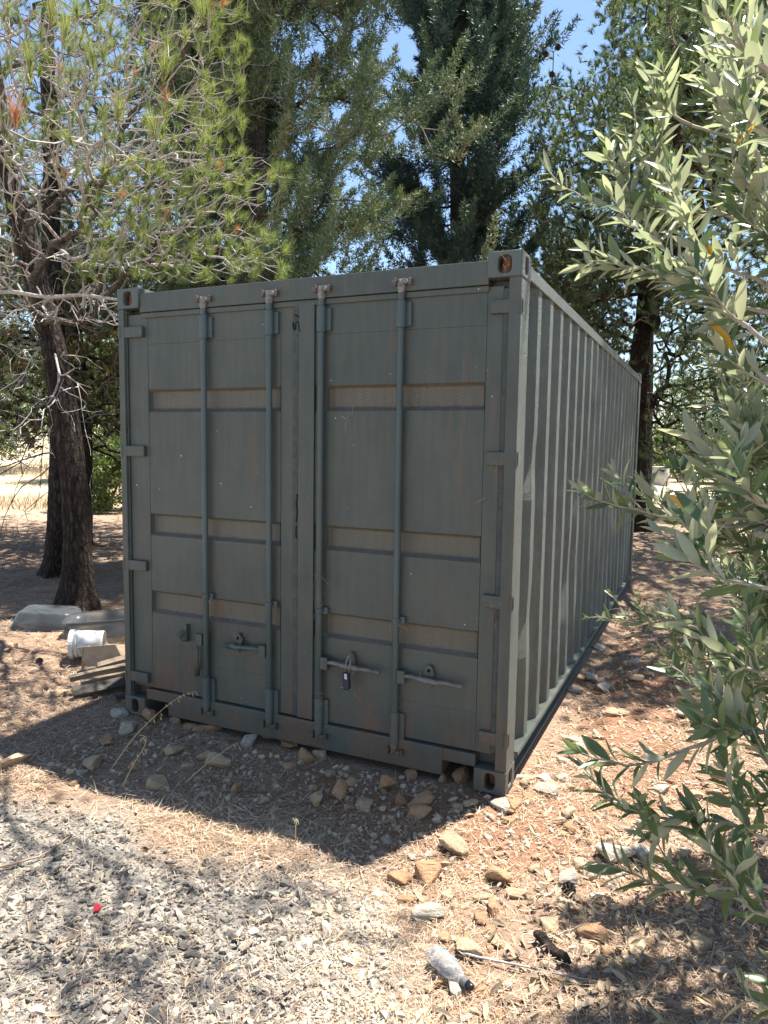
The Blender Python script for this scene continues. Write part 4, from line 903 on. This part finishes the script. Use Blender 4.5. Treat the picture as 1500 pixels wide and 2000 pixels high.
# crushed stone and chips that nobody could count
def polar(n, r0, r1, half=.66):
    r = np.exp(rng.uniform(math.log(r0), math.log(r1), n)); a = rng.uniform(-half, half, n)+math.radians(24.5)
    return CAM[0]-np.sin(a)*r, CAM[1]+np.cos(a)*r
def outside(x, y): return ~((x > -.02) & (x < 2.46) & (y > -.01) & (y < 6.1))
grit = [rock_shape(300+i, flat=.78, npts=13, rough=.22) for i in range(10)]
def scatter_rocks(x, y, s, att, mb):
    z = hgt(x, y)
    for k in range(10):
        ix = np.arange(k, len(x), 10)
        if not len(ix): continue
        V, F = grit[k]; a = rng.uniform(0, 6.28, len(ix)); ca, sa = np.cos(a)[:, None], np.sin(a)[:, None]; t1 = rng.normal(size=(len(ix), 1))*.3
        X = V[None, :, 0]*ca-V[None, :, 1]*sa; Y = V[None, :, 0]*sa+V[None, :, 1]*ca; Z = V[None, :, 2]+X*t1
        P = np.stack([X*s[ix, None]+x[ix, None], Y*s[ix, None]+y[ix, None], Z*s[ix, None]+(z[ix]+s[ix]*.22)[:, None]], -1)
        Fk = (F[None]+(np.arange(len(ix))*len(V))[:, None, None]).reshape(-1, 3); mb.add(P.reshape(-1, 3), Fk, 0, np.repeat(att[ix], len(V)))
def gravel_mat():
    m, t, p, o = mat('crushed_stone'); a = nd(t, 'ShaderNodeAttribute', attribute_name='rnd').outputs['Fac']; g = coords(t); n = noise(t, g, 90, 4)
    c = ramp(t, a, [(0, (0.071, 0.068, 0.064)), (.25, (0.177, 0.166, 0.149)), (.45, (0.319, 0.291, 0.253)), (.7, (0.510, 0.450, 0.360)), (.9, (0.553, 0.443, 0.306)), (1, (0.439, 0.291, 0.179))])
    c = mix(t, 1.0, c, (1.02, .985, .93), 'MULTIPLY'); c = mix(t, mapr(t, n, .35, .7, 0, .30), c, (.27, .235, .19))
    lk(t, c, p.inputs['Base Color']); p.inputs['Roughness'].default_value = .9; p.inputs['Specular IOR Level'].default_value = .25; bump(t, p, n, .5, .006); return m
M['gravel'] = gravel_mat()
mb = MB(); x, y = polar(60000, 1.7, 4.6); gw = gravel_w(x, y); ok = outside(x, y) & (rng.random(len(x)) < gw**1.5); x, y = x[ok], y[ok]
s = np.clip(rng.lognormal(math.log(.0056), .56, len(x)), .0025, .026); dk = fbm(np.stack([x, y, 0*x], -1), 1.4, 55, 2)
att = np.clip(rng.normal(.52, .22, len(x))-.34*np.clip((dk-.0)/.12, 0, 1)+.10*(x-1.3), 0, .92); scatter_rocks(x, y, s, att, mb)
x, y = polar(17000, 1.8, 8); ok = outside(x, y) & (rng.random(len(x)) < .12+.75*np.clip(soil_w(x, y), 0, 1)); x, y = x[ok], y[ok]
s = np.clip(rng.lognormal(math.log(.0068), .5, len(x)), .003, .02); scatter_rocks(x, y, s, np.clip(rng.normal(.82, .12, len(x)), .4, 1), mb)
x = rng.uniform(2.52, 3.9, 1500); y = rng.uniform(-.9, 4.5, 1500); s = np.clip(rng.lognormal(math.log(.011), .45, 1500), .006, .028); scatter_rocks(x, y, s, np.clip(rng.normal(.84, .10, 1500), .5, 1), mb)
x = rng.uniform(.1, 2.5, 700); y = rng.uniform(-.75, -.02, 700); s = np.clip(rng.lognormal(math.log(.010), .45, 700), .005, .024); scatter_rocks(x, y, s, np.clip(rng.normal(.86, .10, 700), .5, 1), mb)
tag(obj('gravel', mb, M['gravel']), 'grey and buff crushed stone covering the near corner of the ground', 'gravel', kind='stuff')
# (loose rubble along the long side belongs to the same gravel)
# pine needles
M['straw'] = leafmat('dry_needles', [(0, (0.168, 0.100, 0.066)), (.4, (0.351, 0.230, 0.147)), (.75, (0.519, 0.400, 0.286)), (1, (0.702, 0.608, 0.475))], .1, .7, spec=.2)
mb = MB(); x, y = polar(300000, 1.7, 13.0); gw = gravel_w(x, y); sw = soil_w(x, y); pn = fbm(np.stack([x, y, 0*x], -1), 1.8, 77, 3)
ok = outside(x, y) & (rng.random(len(x)) < np.clip((1-.88*gw)*(1-.62*sw)*(.75+1.2*pn), .04, 1)); x, y = x[ok], y[ok]; n = len(x)
rd = np.hypot(x-CAM[0], y-CAM[1]); a = rng.uniform(0, 6.28, n); l = rng.uniform(.045, .10, n)*(1+.06*rd); wd = .0011*np.maximum(1, rd/2.6); z = hgt(x, y)+rng.random(n)**2*.022+.002
d = np.stack([np.cos(a), np.sin(a), rng.normal(size=n)*.10], -1); sd = np.stack([-np.sin(a), np.cos(a), 0*a], -1)*wd[:, None]; B = np.stack([x, y, z], -1)
mb.tris(B-sd, B+sd, B+d*l[:, None], np.clip(rng.normal(.5, .25, n), 0, 1)); tag(obj('needle_litter', mb, M['straw']), 'carpet of dry brown pine needles spread over the ground', 'needle litter', kind='stuff')
# dead olive leaves and bark chips
M['dead'] = leafmat('dead_leaves', [(0, (0.112, 0.085, 0.062)), (.35, (0.237, 0.181, 0.131)), (.7, (0.400, 0.319, 0.231)), (1, (0.500, 0.362, 0.213))], .1, .75, spec=.2)
mb = MB(); x, y = polar(9000, 1.7, 5.5); wgt = np.clip((x-2.55)/.55, 0, 1)*np.clip((1.1-y)/1.6, .05, 1)+.03; ok = outside(x, y) & (rng.random(len(x)) < wgt); x, y = x[ok], y[ok]; z = hgt(x, y)
for k in range(len(x)):
    V, F = SH[k % 4]; l = rng.uniform(.03, .065); a = rng.uniform(0, 6.28); dr_ = np.array([math.cos(a), math.sin(a), rng.normal()*.2]); nn = norm(np.array([rng.normal()*.4, rng.normal()*.4, 1.0])); dr_ = norm(dr_-nn*(dr_@nn)); Y = np.cross(nn, dr_)
    mb.add(np.array([x[k], y[k], z[k]+.006+rng.random()*.02])+l*(V[:, :1]*dr_+V[:, 1:2]*Y*1.2+V[:, 2:]*nn*1.5), F, 0, rng.random())
tag(obj('leaf_litter', mb, M['dead']), 'dead curled olive leaves and chips under the olive branches', 'leaf litter', kind='stuff')
# dry grass wisps
mb = MB(); nb = 0
for (u, v, sp, cnt, hh) in ((490, 1600, .22, 420, .10), (380, 1590, .25, 300, .10), (250, 1570, .3, 250, .09), (620, 1630, .15, 120, .06), (600, 1770, .2, 60, .05), (720, 1820, .14, 110, .05), (960, 1880, .25, 160, .04), (1000, 1960, .25, 160, .05), (1200, 1800, .3, 200, .04), (120, 1500, .5, 300, .07), (1100, 1640, .3, 160, .04)):
    g = gnd(u, v); n = cnt; x = g[0]+rng.normal(size=n)*sp; y = g[1]+rng.normal(size=n)*sp*.5; z = hgt(x, y); a = rng.uniform(0, 6.28, n)
    d = norm(np.stack([np.cos(a), np.sin(a), rng.uniform(.05, .9, n)], -1)); l = hh*rng.uniform(.5, 1.6, (n, 1)); B = np.stack([x, y, z], -1); sd = norm(np.cross(d, rvec(n)))*.0014; Mi = B+d*l*.6
    mb.tris(B-sd, B+sd, Mi+d*l*.4-np.array([0, 0, .3])*l*.4, np.clip(rng.normal(.85, .12, n), 0, 1))
x, y = polar(60000, 14, 60, .9); ok = (x < -2) | (x > 4); x, y = x[ok], y[ok]; ok = fbm(np.stack([x, y, 0*x], -1), .25, 91, 2) > .02; x, y = x[ok], y[ok]; n = len(x); rd = np.hypot(x, y)
B = np.stack([x, y, hgt(x, y)], -1); d = norm(rvec(n)*.5+np.array([0, 0, 1])); sd = norm(np.cross(d, rvec(n)))*(.0009*rd)[:, None]; l = rng.uniform(.12, .4, (n, 1)); mb.tris(B-sd, B+sd, B+d*l, np.clip(rng.normal(.8, .15, n), 0, 1))
tag(obj('dry_grass', mb, M['straw']), 'wisps of straw-coloured dry grass among the needles and in the field', 'grass', kind='stuff')

# ------------------------------------------------------------------ junk beside the container and small finds
def plastic(name, col, rough, trans, var=.1):
    m, t, p, o = mat(name); g = coords(t); c = ramp(t, noise(t, g, 18, 5), [(.3, tuple(x*(1-var) for x in col)), (.7, col)])
    lk(t, c, p.inputs['Base Color']); p.inputs['Roughness'].default_value = rough; p.inputs['Transmission Weight'].default_value = trans; p.inputs['IOR'].default_value = 1.2; return m
M['clear'] = plastic('clear_plastic', (.36, .39, .41), .25, .85); M['white_p'] = plastic('white_plastic', (.62, .62, .60), .4, .0, .2); M['cream'] = plastic('cream_plastic', (.36, .32, .26), .5, .0, .25)
def wood(name, c0, c1):
    m, t, p, o = mat(name); tc = t.nodes.new('ShaderNodeTexCoord').outputs['Object']; n = noise(t, scaled(t, tc, (3, 60, 60)), 1.0, 5, .65)
    lk(t, ramp(t, n, [(.3, c0), (.7, c1)]), p.inputs['Base Color']); p.inputs['Roughness'].default_value = .85; bump(t, p, n, .5, .004); return m
M['wood'] = wood('weathered_wood', (0.118, 0.084, 0.055), (0.223, 0.174, 0.122)); M['wood_dark'] = wood('dark_stained_wood', (0.025, 0.022, 0.019), (0.074, 0.060, 0.049)); M['wood_tan'] = wood('tan_wood', (0.124, 0.078, 0.041), (0.205, 0.138, 0.075))
def tub(label, c, yaw, lx, ly, h, tilt, flipped):
    th = thing('plastic_tub', tuple(c), label, 'tub', 'clear plastic tubs')
    R_ = Matrix.Rotation(yaw, 3, 'Z') @ Matrix.Rotation(tilt, 3, 'Y'); s_ = -1 if flipped else 1
    def ringpts(fx, z, k=28):
        a = np.arange(k)*2*math.pi/k; e = .38
        return np.stack([np.sign(np.cos(a))*np.abs(np.cos(a))**e*lx*fx, np.sign(np.sin(a))*np.abs(np.sin(a))**e*ly*fx, 0*a+z], -1)
    def emit(mb, rings, cap):
        k = 28; V = np.concatenate(rings); V = np.array([R_ @ Vector(v) for v in V])+np.array(c); i = np.arange(k); j = (i+1) % k; fl = []
        for q in range(len(rings)-1): fl.append(np.stack([q*k+i, q*k+j, (q+1)*k+j, (q+1)*k+i], -1))
        if cap: fl.append(np.arange(k)[::-1][None])
        mb.add(V, fl)
    z = lambda t: (h*(1-t) if flipped else h*t)
    mb = MB(); emit(mb, [ringpts(.55, z(0)), ringpts(.72, z(.03)), ringpts(.78, z(.12)), ringpts(.9, z(.6)), ringpts(1, z(1))], True)
    o = obj('tub_body', mb, M['clear'], th, smooth=True); so_ = o.modifiers.new('thickness', 'SOLIDIFY'); so_.thickness = .003
    mb = MB(); emit(mb, [ringpts(1.0, z(1)-.006), ringpts(1.06, z(1)-.006), ringpts(1.06, z(1)+.006), ringpts(1.0, z(1)+.006), ringpts(1.0, z(1)-.006)], False); obj('tub_rim', mb, M['clear'], th)
g = gnd(78, 1232); tub('clear plastic tub lying upside down at the foot of the leaning pine', (g[0], g[1]+.1, .01), .55, .30, .22, .17, .06, True)
g = gnd(192, 1246); tub('clear plastic tub standing open between its overturned twin and the container', (g[0], g[1]+.08, .015), .62, .30, .20, .16, -.05, False)
# white bucket on its side
g0, g1 = gnd(118, 1292), gnd(185, 1292); ax = norm(np.array([g1[0]-g0[0], g1[1]-g0[1]+.05, 0])); c0 = np.array([g0[0], g0[1]+.1, .112])
bk = thing('bucket', (float(c0[0]), float(c0[1]), 0.0), 'white plastic bucket lying on its side above the plank pile', 'bucket')
mb = MB(); mb.tube([c0+ax*x for x in (0, .005, .22, .25)], [.085, .105, .096, .094], 30, cap=False); mb.add([c0+ax*.002], [(0, 0, 0)]) if False else None
o = obj('bucket_body', mb, M['white_p'], bk, smooth=True); so_ = o.modifiers.new('thickness', 'SOLIDIFY'); so_.thickness = .004
mb = MB(); mb.tube([c0-ax*.004, c0+ax*.001, c0+ax*.03, c0+ax*.034], [.085, .113, .115, .108], 30); obj('lid', mb, M['white_p'], bk, smooth=False)
mb = MB(); mb.tube([c0+ax*.05, c0+ax*.062], [.109, .108], 30, cap=False); obj('rim_band', mb, M['white_p'], bk)
# cream broken box
g = gnd(170, 1318); cb = thing('plastic_box', (float(g[0]), float(g[1]+.12), 0.0), 'broken cream plastic box between the white bucket and the planks', 'box')
mb = MB(); e = norm(np.array([1, .35, .12])); f = norm(np.array([-.3, .9, .0])); cc = np.array([g[0], g[1]+.14, .10])
mb.obox(cc, e*.15, f*.003, np.array([-.02, -.03, .085])); obj('front_panel', mb, M['cream'], cb, bevel=.002)
mb = MB(); mb.obox(cc-e*.153+f*.06+np.array([0, 0, -.01]), e*.003, f*.062, np.array([.03, -.02, .085])); obj('side_panel', mb, M['cream'], cb, bevel=.002)
mb = MB(); mb.obox(cc+e*.0+f*.07+np.array([.01, .02, -.088]), e*.15, f*.07, np.array([0, 0, .003])); obj('floor_panel', mb, M['cream'], cb, bevel=.002)
# planks
def plank(p0, p1, w_, t_, m, label, roll=0.0):
    p0, p1 = np.asarray(p0, float), np.asarray(p1, float); c = (p0+p1)/2; L = np.linalg.norm(p1-p0); X = Vector(norm(p1-p0)); Y = Vector((0, 0, 1)).cross(X).normalized(); Z = X.cross(Y)
    Rm = Matrix((X, Y, Z)).transposed().to_4x4() @ Matrix.Rotation(roll, 4, 'X')
    mb = MB(); k = 7; xs = np.linspace(-L/2, L/2, k)
    for q in range(k): mb.v
    V = []; r = np.random.default_rng(int(L*1e4))
    for x in xs:
        b = r.normal()*.003
        V += [(x, -w_/2+r.normal()*.002, -t_/2+b), (x, w_/2+r.normal()*.002, -t_/2+b), (x, w_/2+r.normal()*.002, t_/2+b), (x, -w_/2+r.normal()*.002, t_/2+b)]
    i = np.arange(k-1)[:, None]*4; j = np.arange(4)[None]; F = np.stack([i+j, i+(j+1) % 4, i+4+(j+1) % 4, i+4+j], -1).reshape(-1, 4)
    mb.add(V, [F, np.array([[3, 2, 1, 0]]), np.array([[0, 1, 2, 3]])+(k-1)*4]); o = obj('plank', mb, m, bevel=.002); o.matrix_world = Matrix.Translation(Vector(c)) @ Rm
    return tag(o, label, 'plank', 'planks in the pile by the container')
def pt(u, v, z): q = gnd(u, v, z); return q
dirp = norm(np.array([.75, 1.05, 0.0]))
def pk(u, v, z, L, w_, t_, m, label, da=0.0, rise=.05, roll=0.0):
    q = pt(u, v, z); d = np.array([math.cos(da)*dirp[0]-math.sin(da)*dirp[1], math.sin(da)*dirp[0]+math.cos(da)*dirp[1], 0]); plank(q, q+d*L+np.array([0, 0, rise]), w_, t_, m, label, roll)
pk(142, 1352, .03, 1.0, .10, .025, M['wood_dark'], 'dark stained plank lowest and nearest in the pile', .0, .06, .35)
pk(136, 1325, .09, 1.1, .06, .035, M['wood'], 'bleached round-edged plank on top of the pile', -.02, .10)
pk(158, 1333, .07, 1.0, .05, .03, M['wood'], 'thin pale plank tucked under the top bleached plank', .05, .06)
pk(180, 1325, .06, .95, .045, .02, M['wood_tan'], 'narrow tan plank between the pale and the dark planks', .06, .08)
pk(190, 1300, .13, .9, .07, .022, M['wood'], 'pale plank leaning up against the container edge', -.10, .14, .2)
pk(150, 1312, .10, .9, .05, .02, M['wood'], 'grey weathered lath behind the top plank', -.08, .06)
pk(226, 1362, .02, .7, .05, .018, M['wood_dark'], 'short dark lath flat on the ground below the pile', .1, .0)
# dead grey pole caught on the container's top corner
P0, P1 = at(-140, 566, 5.4), at(236, 583, 4.62)
mb = MB(); Q = np.array([P0+(P1-P0)*x+np.array([0, 0, .012*math.sin(x*17)]) for x in np.linspace(0, 1, 16)]); mb.tube(Q, np.linspace(.019, .009, 16), 9); dpl = thing('dead_branch', tuple(P0), 'bare grey dead branch resting level against the container top corner', 'branch')
obj('stem', mb, M['twig'], dpl, smooth=True)
for x, du, dv, l in ((.45, .4, .9, .12), (.62, -.3, 1, .06), (.8, .5, .8, .10), (.3, .2, -1, .22), (.9, .6, -.8, .3)):
    p = P0+(P1-P0)*x; mb = MB(); mb.tube([p, p+(RGT*du+UPV*dv)*l*.5, p+(RGT*du*1.6+UPV*dv)*l], [.008, .006, .003], 6); obj('side_twig', mb, M['twig'], dpl)
# spray bottle
b0, b1 = gnd(842, 1868), gnd(924, 1936); axb = norm(np.array([b1[0]-b0[0], b1[1]-b0[1], 0])); o0 = np.array([b0[0], b0[1], gz(b0[0], b0[1])+.040]); LB = np.linalg.norm((b1-b0)[:2])
bt = thing('spray_bottle', (float(o0[0]), float(o0[1]), 0.0), 'empty clear plastic bottle with blue label and black pump cap', 'bottle'); k = LB/.215
prof = [(0, .004), (.002, .028), (.008, .034), (.03, .0355), (.095, .0355), (.115, .034), (.135, .028), (.152, .018), (.162, .0135), (.166, .0125)]
mb = MB(); mb.tube([o0+axb*x*k-np.array([0, 0, .008])*x/.166 for x, r in prof], [r*k for x, r in prof], 28, cap=False); M['bottle'] = plastic('bottle_plastic', (.97, .985, .99), .10, .90, .02)
o = obj('bottle_body', mb, M['bottle'], bt, smooth=True); so_ = o.modifiers.new('thickness', 'SOLIDIFY'); so_.thickness = .0012
oz = np.array([0, 0, -.008])
mb = MB(); mb.tube([o0+axb*x*k+oz for x in (.163, .165, .186, .188)], [.014*k, .0165*k, .0165*k, .014*k], 20); obj('cap_collar', mb, simple('grey_cap', (.12, .12, .12), .45, .2, 200), bt)
mb = MB(); mb.tube([o0+axb*x*k+oz for x in (.188, .190, .204, .213, .215)], [.009*k, .0125*k, .012*k, .010*k, .006*k], 16); obj('pump_nozzle', mb, simple('black_plastic', (.012, .012, .013), .3, .2), bt, smooth=True)
sideb = np.cross(axb, (0, 0, 1)); mb = MB(); n1, n2 = 9, 12; V = []
for x in np.linspace(.030, .112, n1):
    for a in np.linspace(.45, 1.35, n2): V.append(o0+axb*x*k+(-sideb*math.cos(a)+np.array([0, 0, 1])*math.sin(a))*.0362*k-np.array([0, 0, .008])*x/.166)
i = (np.arange(n1-1)[:, None]*n2+np.arange(n2-1)[None]).ravel(); mb.add(V, np.stack([i, i+1, i+n2+1, i+n2], -1))
def label_mat():
    m, t, p, o = mat('blue_label'); g = coords(t); c = ramp(t, noise(t, g, 30, 3), [(.40, (.50, .68, .78)), (.5, (.16, .50, .80)), (.62, (.03, .36, .78))]); lk(t, c, p.inputs['Base Color']); p.inputs['Roughness'].default_value = .35; return m
obj('paper_label', mb, label_mat(), bt, smooth=True)
# red bottle cap
g = gnd(191, 1771); rc = MB(); gzv = gz(g[0], g[1])+.02; n = norm(np.array([.2, -.55, .8])); c = np.array([g[0], g[1], gzv])
rc.tube([c, c+n*.011, c+n*.0112, c+n*.005, c+n*.0049], [.0135, .0133, .0108, .0102, .001], 24); tag(obj('bottle_cap', rc, simple('red_plastic', (.42, .02, .035), .4, .2), bevel=.001), 'small bright red bottle cap on the grey gravel', 'bottle cap')
# bark piece, sticks, cones on the ground
g0, g1 = gnd(1045, 1835), gnd(1112, 1896); P = [np.array([*(g0+(g1-g0)*x)[:2], .022+.008*math.sin(x*9)]) for x in np.linspace(0, 1, 9)]
tb, _ = trunk_mesh(P, [.010, .016, .018, .017, .02, .017, .018, .016, .008], step=.012, n=16, amp=.02, seed=31); tag(obj('bark_stick', tb, M['bark'], smooth=True), 'short rough brown stick of bark on the stony ground', 'stick')
def stick(us, r0, r1, label, m, z=.018):
    P = [np.array([*gnd(u, v)[:2], 0]) for u, v in us]
    for p in P: p[2] = gz(p[0], p[1])+z
    Q, _ = spline(P, .02); mb = MB(); Q[1:-1] += rng.normal(size=(len(Q)-2, 3))*.0012; mb.tube(Q, np.linspace(r0, r1, len(Q)), 6); tag(obj('twig', mb, m, smooth=True), label, 'twig', 'loose twigs on the ground')
stick([(900, 1862), (960, 1875), (1040, 1900), (1130, 1925), (1210, 1938)], .0045, .0022, 'long thin grey twig running right from the bottle', M['twig'])
stick([(1030, 1850), (1090, 1830), (1180, 1790)], .003, .0015, 'thin pale twig angled above the bark stick', M['twig'])
stick([(0, 1690), (80, 1668), (135, 1630)], .0042, .0030, 'pale straw stem arching in from the frame edge', M['straw'])
stick([(700, 1655), (770, 1660), (850, 1665)], .0025, .0015, 'thin brown twig near the tip of the shadow', M['dtwig'])
stick([(1010, 1990), (1060, 1930), (1075, 1880)], .003, .002, 'thin brown twig below the bark stick', M['dtwig'])
for u, v, lab in ((77, 1293, 'dark pine cone on the needles below the overturned tub'), (1112, 1735, 'dark pine cone among stones near the lowest olive spray')):
    g = gnd(u, v); mb = MB(); cone_shape(mb, (0, 0, 0), .03, .06); o = obj('pine_cone', mb, M['cone']); o.location = (g[0], g[1], gz(g[0], g[1])+.024); o.rotation_euler = (1.3, .3, .8); tag(o, lab, 'pine cone')
# wild oat stalks standing in front of the doors
M['oat'] = leafmat('dry_oat', [(0, (.50, .40, .22)), (1, (.70, .60, .40))], .3, .6)
def oat(us, d0, label, spk):
    b = gnd(*us[0]); D = depth(b); P = [b+np.array([0, 0, -.01])]+[at(u, v, D+d0*i) for i, (u, v) in enumerate(us[1:], 1)]; th = thing('wild_oat', tuple(b), label, 'grass stalk', 'dry grass stalks')
    Q, _ = spline(P, .02); mb = MB(); mb.tube(Q, np.linspace(.0028, .0011, len(Q)), 5); obj('stem', mb, M['oat'], th, smooth=True)
    for f in spk:
        p = Q[int(f*(len(Q)-1))]; T = norm(Q[min(len(Q)-1, int(f*(len(Q)-1))+1)]-Q[int(f*(len(Q)-1))-1]); sd = norm(np.cross(T, rvec(1)[0])); e = p+T*.015+sd*.016-np.array([0, 0, .008]); mb = MB(); mb.tube([p, p+T*.01+sd*.008, e], .0006, 4)
        for s_ in (-1, 1):
            q = norm(np.array([0, 0, -1.0])+T*.4+sd*.35*s_); mb.tube([e, e+q*.008, e+q*.022], [.0006, .0026, .0004], 5)
        obj('spikelet', mb, M['oat'], th)
oat([(218, 1497), (262, 1440), (310, 1392), (350, 1362), (385, 1350)], .02, 'tallest dry wild oat stalk leaning before the unpadlocked door', (.55, .6, .65, .7, .75, .8, .84, .88, .92, .96, .99))
oat([(240, 1530), (262, 1490), (280, 1462), (286, 1440), (272, 1436)], .01, 'short drooping wild oat stalk beside the tallest one', (.4, .5, .6, .7, .8, .9, .97))
oat([(362, 1525), (400, 1495), (440, 1465), (466, 1449)], .02, 'thin bent dry stalk between the oats and the shadow edge', (.93, .98))
oat([(577, 1640), (577, 1610), (572, 1598)], .0, 'tiny dry seed head standing at the shadow edge', (.8, .9, .95, .99))
# things across the clearing
def conc_pipe(u, v, wpx, hpx, label, m, up=False):
    g = gnd(u, v); D = depth(g); r = hpx*D/FPX/2; L = wpx*D/FPX; th = thing('concrete_trough' if not up else 'barrel', (float(g[0]), float(g[1]), gz(g[0], g[1])), label, 'trough' if not up else 'barrel')
    z = gz(g[0], g[1]); c = np.array([g[0], g[1], z]); X = norm(np.array([RGT[0], RGT[1], 0]))
    mb = MB()
    if up: mb.tube([c+np.array([0, 0, h_])*2*r for h_ in (0, .03, .3, .34, .66, .7, .97, 1)], np.array([.94, 1, .97, 1.02, 1.02, .97, 1, .95])*L/2, 22)
    else: mb.tube([c-X*L/2+np.array([0, 0, r]), c-X*L*.46+np.array([0, 0, r]), c+X*L*.46+np.array([0, 0, r]), c+X*L/2+np.array([0, 0, r])], [r*.9, r, r, r*.9], 22)
    obj('shell', mb, m, th, smooth=True)
    mb = MB()
    if up: mb.tube([c+np.array([0, 0, 2*r-.01]), c+np.array([0, 0, 2*r+.03])], L/2*1.03, 22)
    else: mb.tube([c+X*L*.5+np.array([0, 0, r]), c+X*(L*.5+.05)+np.array([0, 0, r])], r*1.06, 22)
    obj('rim', mb, m, th)
M['concrete'] = simple('pale_concrete', (.42, .39, .34), .9, .15, 6)
conc_pipe(190, 942, 60, 24, 'pale concrete pipe lying in the field past the near trunks', M['concrete']); conc_pipe(1287, 948, 36, 36, 'pale barrel standing in the clearing past the pine at the far end', M['concrete'], True)
fm = simple('green_wire', (.14, .18, .15), .6, .2); A, B = gnd(1235, 925), gnd(1345, 918); fn = thing('wire_fence', (float(A[0]), float(A[1]), 0.0), 'green wire mesh fence across the clearing at the far end', 'fence')
for k in range(5):
    p = A+(B-A)*k/4; z = gz(p[0], p[1]); mb = MB(); mb.tube([(p[0], p[1], z-.1), (p[0], p[1], z+1.7)], .035, 6); obj('post', mb, fm, fn)
mb = MB()
for k in range(60):
    p = A+(B-A)*k/59; z = gz(p[0], p[1]); mb.tube([(p[0], p[1], z), (p[0], p[1], z+1.6)], .008, 4)
for h_ in np.linspace(.1, 1.6, 9): mb.tube([(A[0], A[1], gz(A[0], A[1])+h_), (B[0], B[1], gz(B[0], B[1])+h_)], .008, 4)
obj('wire_mesh', mb, fm, fn)

# pine needles blown onto the door hardware
mb = MB(); pts = []
for x, z, n in ((.86, .56, 26), (1.39, .98, 14), (1.40, .86, 10), (1.58, .55, 14), (1.585, .43, 8), (1.842, .79, 12), (2.02, .54, 8), (2.35, .93, 10), (2.36, 1.6, 8), (1.39, .34, 8), (2.35, 2.53, 10), (1.84, 1.72, 6), (2.34, 1.5, 6), (.636, .80, 5), (1.073, .40, 6), (1.56, 1.9, 5), (.95, .60, 8)):
    P = np.array([x, .0, z])+rng.normal(size=(n, 3))*np.array([.03, .008, .03]); P[:, 1] = np.minimum(P[:, 1], .012)-.012; d = norm(rvec(n)*np.array([1, .15, 1])+np.array([0, 0, -.5])); l = rng.uniform(.04, .085, (n, 1)); sd = norm(np.cross(d, rvec(n)))*.0011
    mb.tris(P-sd, P+sd, P+d*l, np.clip(rng.normal(.35, .15, n), 0, 1))
tag(obj('caught_needles', mb, M['straw'], cont), kind='stuff')

# torn spot and long split in the sealing strip between the doors
mb = MB()
for P in ([(1.222, 2.335), (1.226, 2.300), (1.235, 2.296), (1.238, 2.33)], [(1.243, 2.338), (1.258, 2.330), (1.260, 2.300), (1.268, 2.285)], [(1.232, 2.372), (1.262, 2.362)], [(1.252, 1.43), (1.247, 1.37), (1.252, 1.33), (1.247, 1.28)], [(1.246, 1.26), (1.244, 1.22), (1.249, 1.19)]):
    Q, _ = spline([(*pc(x, z, .02)[:1], .0195, pc(x, z, .02)[1]) for x, z in P], .01); mb.tube(Q, .0042, 5)
obj('split', mb, M['dark'], doorL)
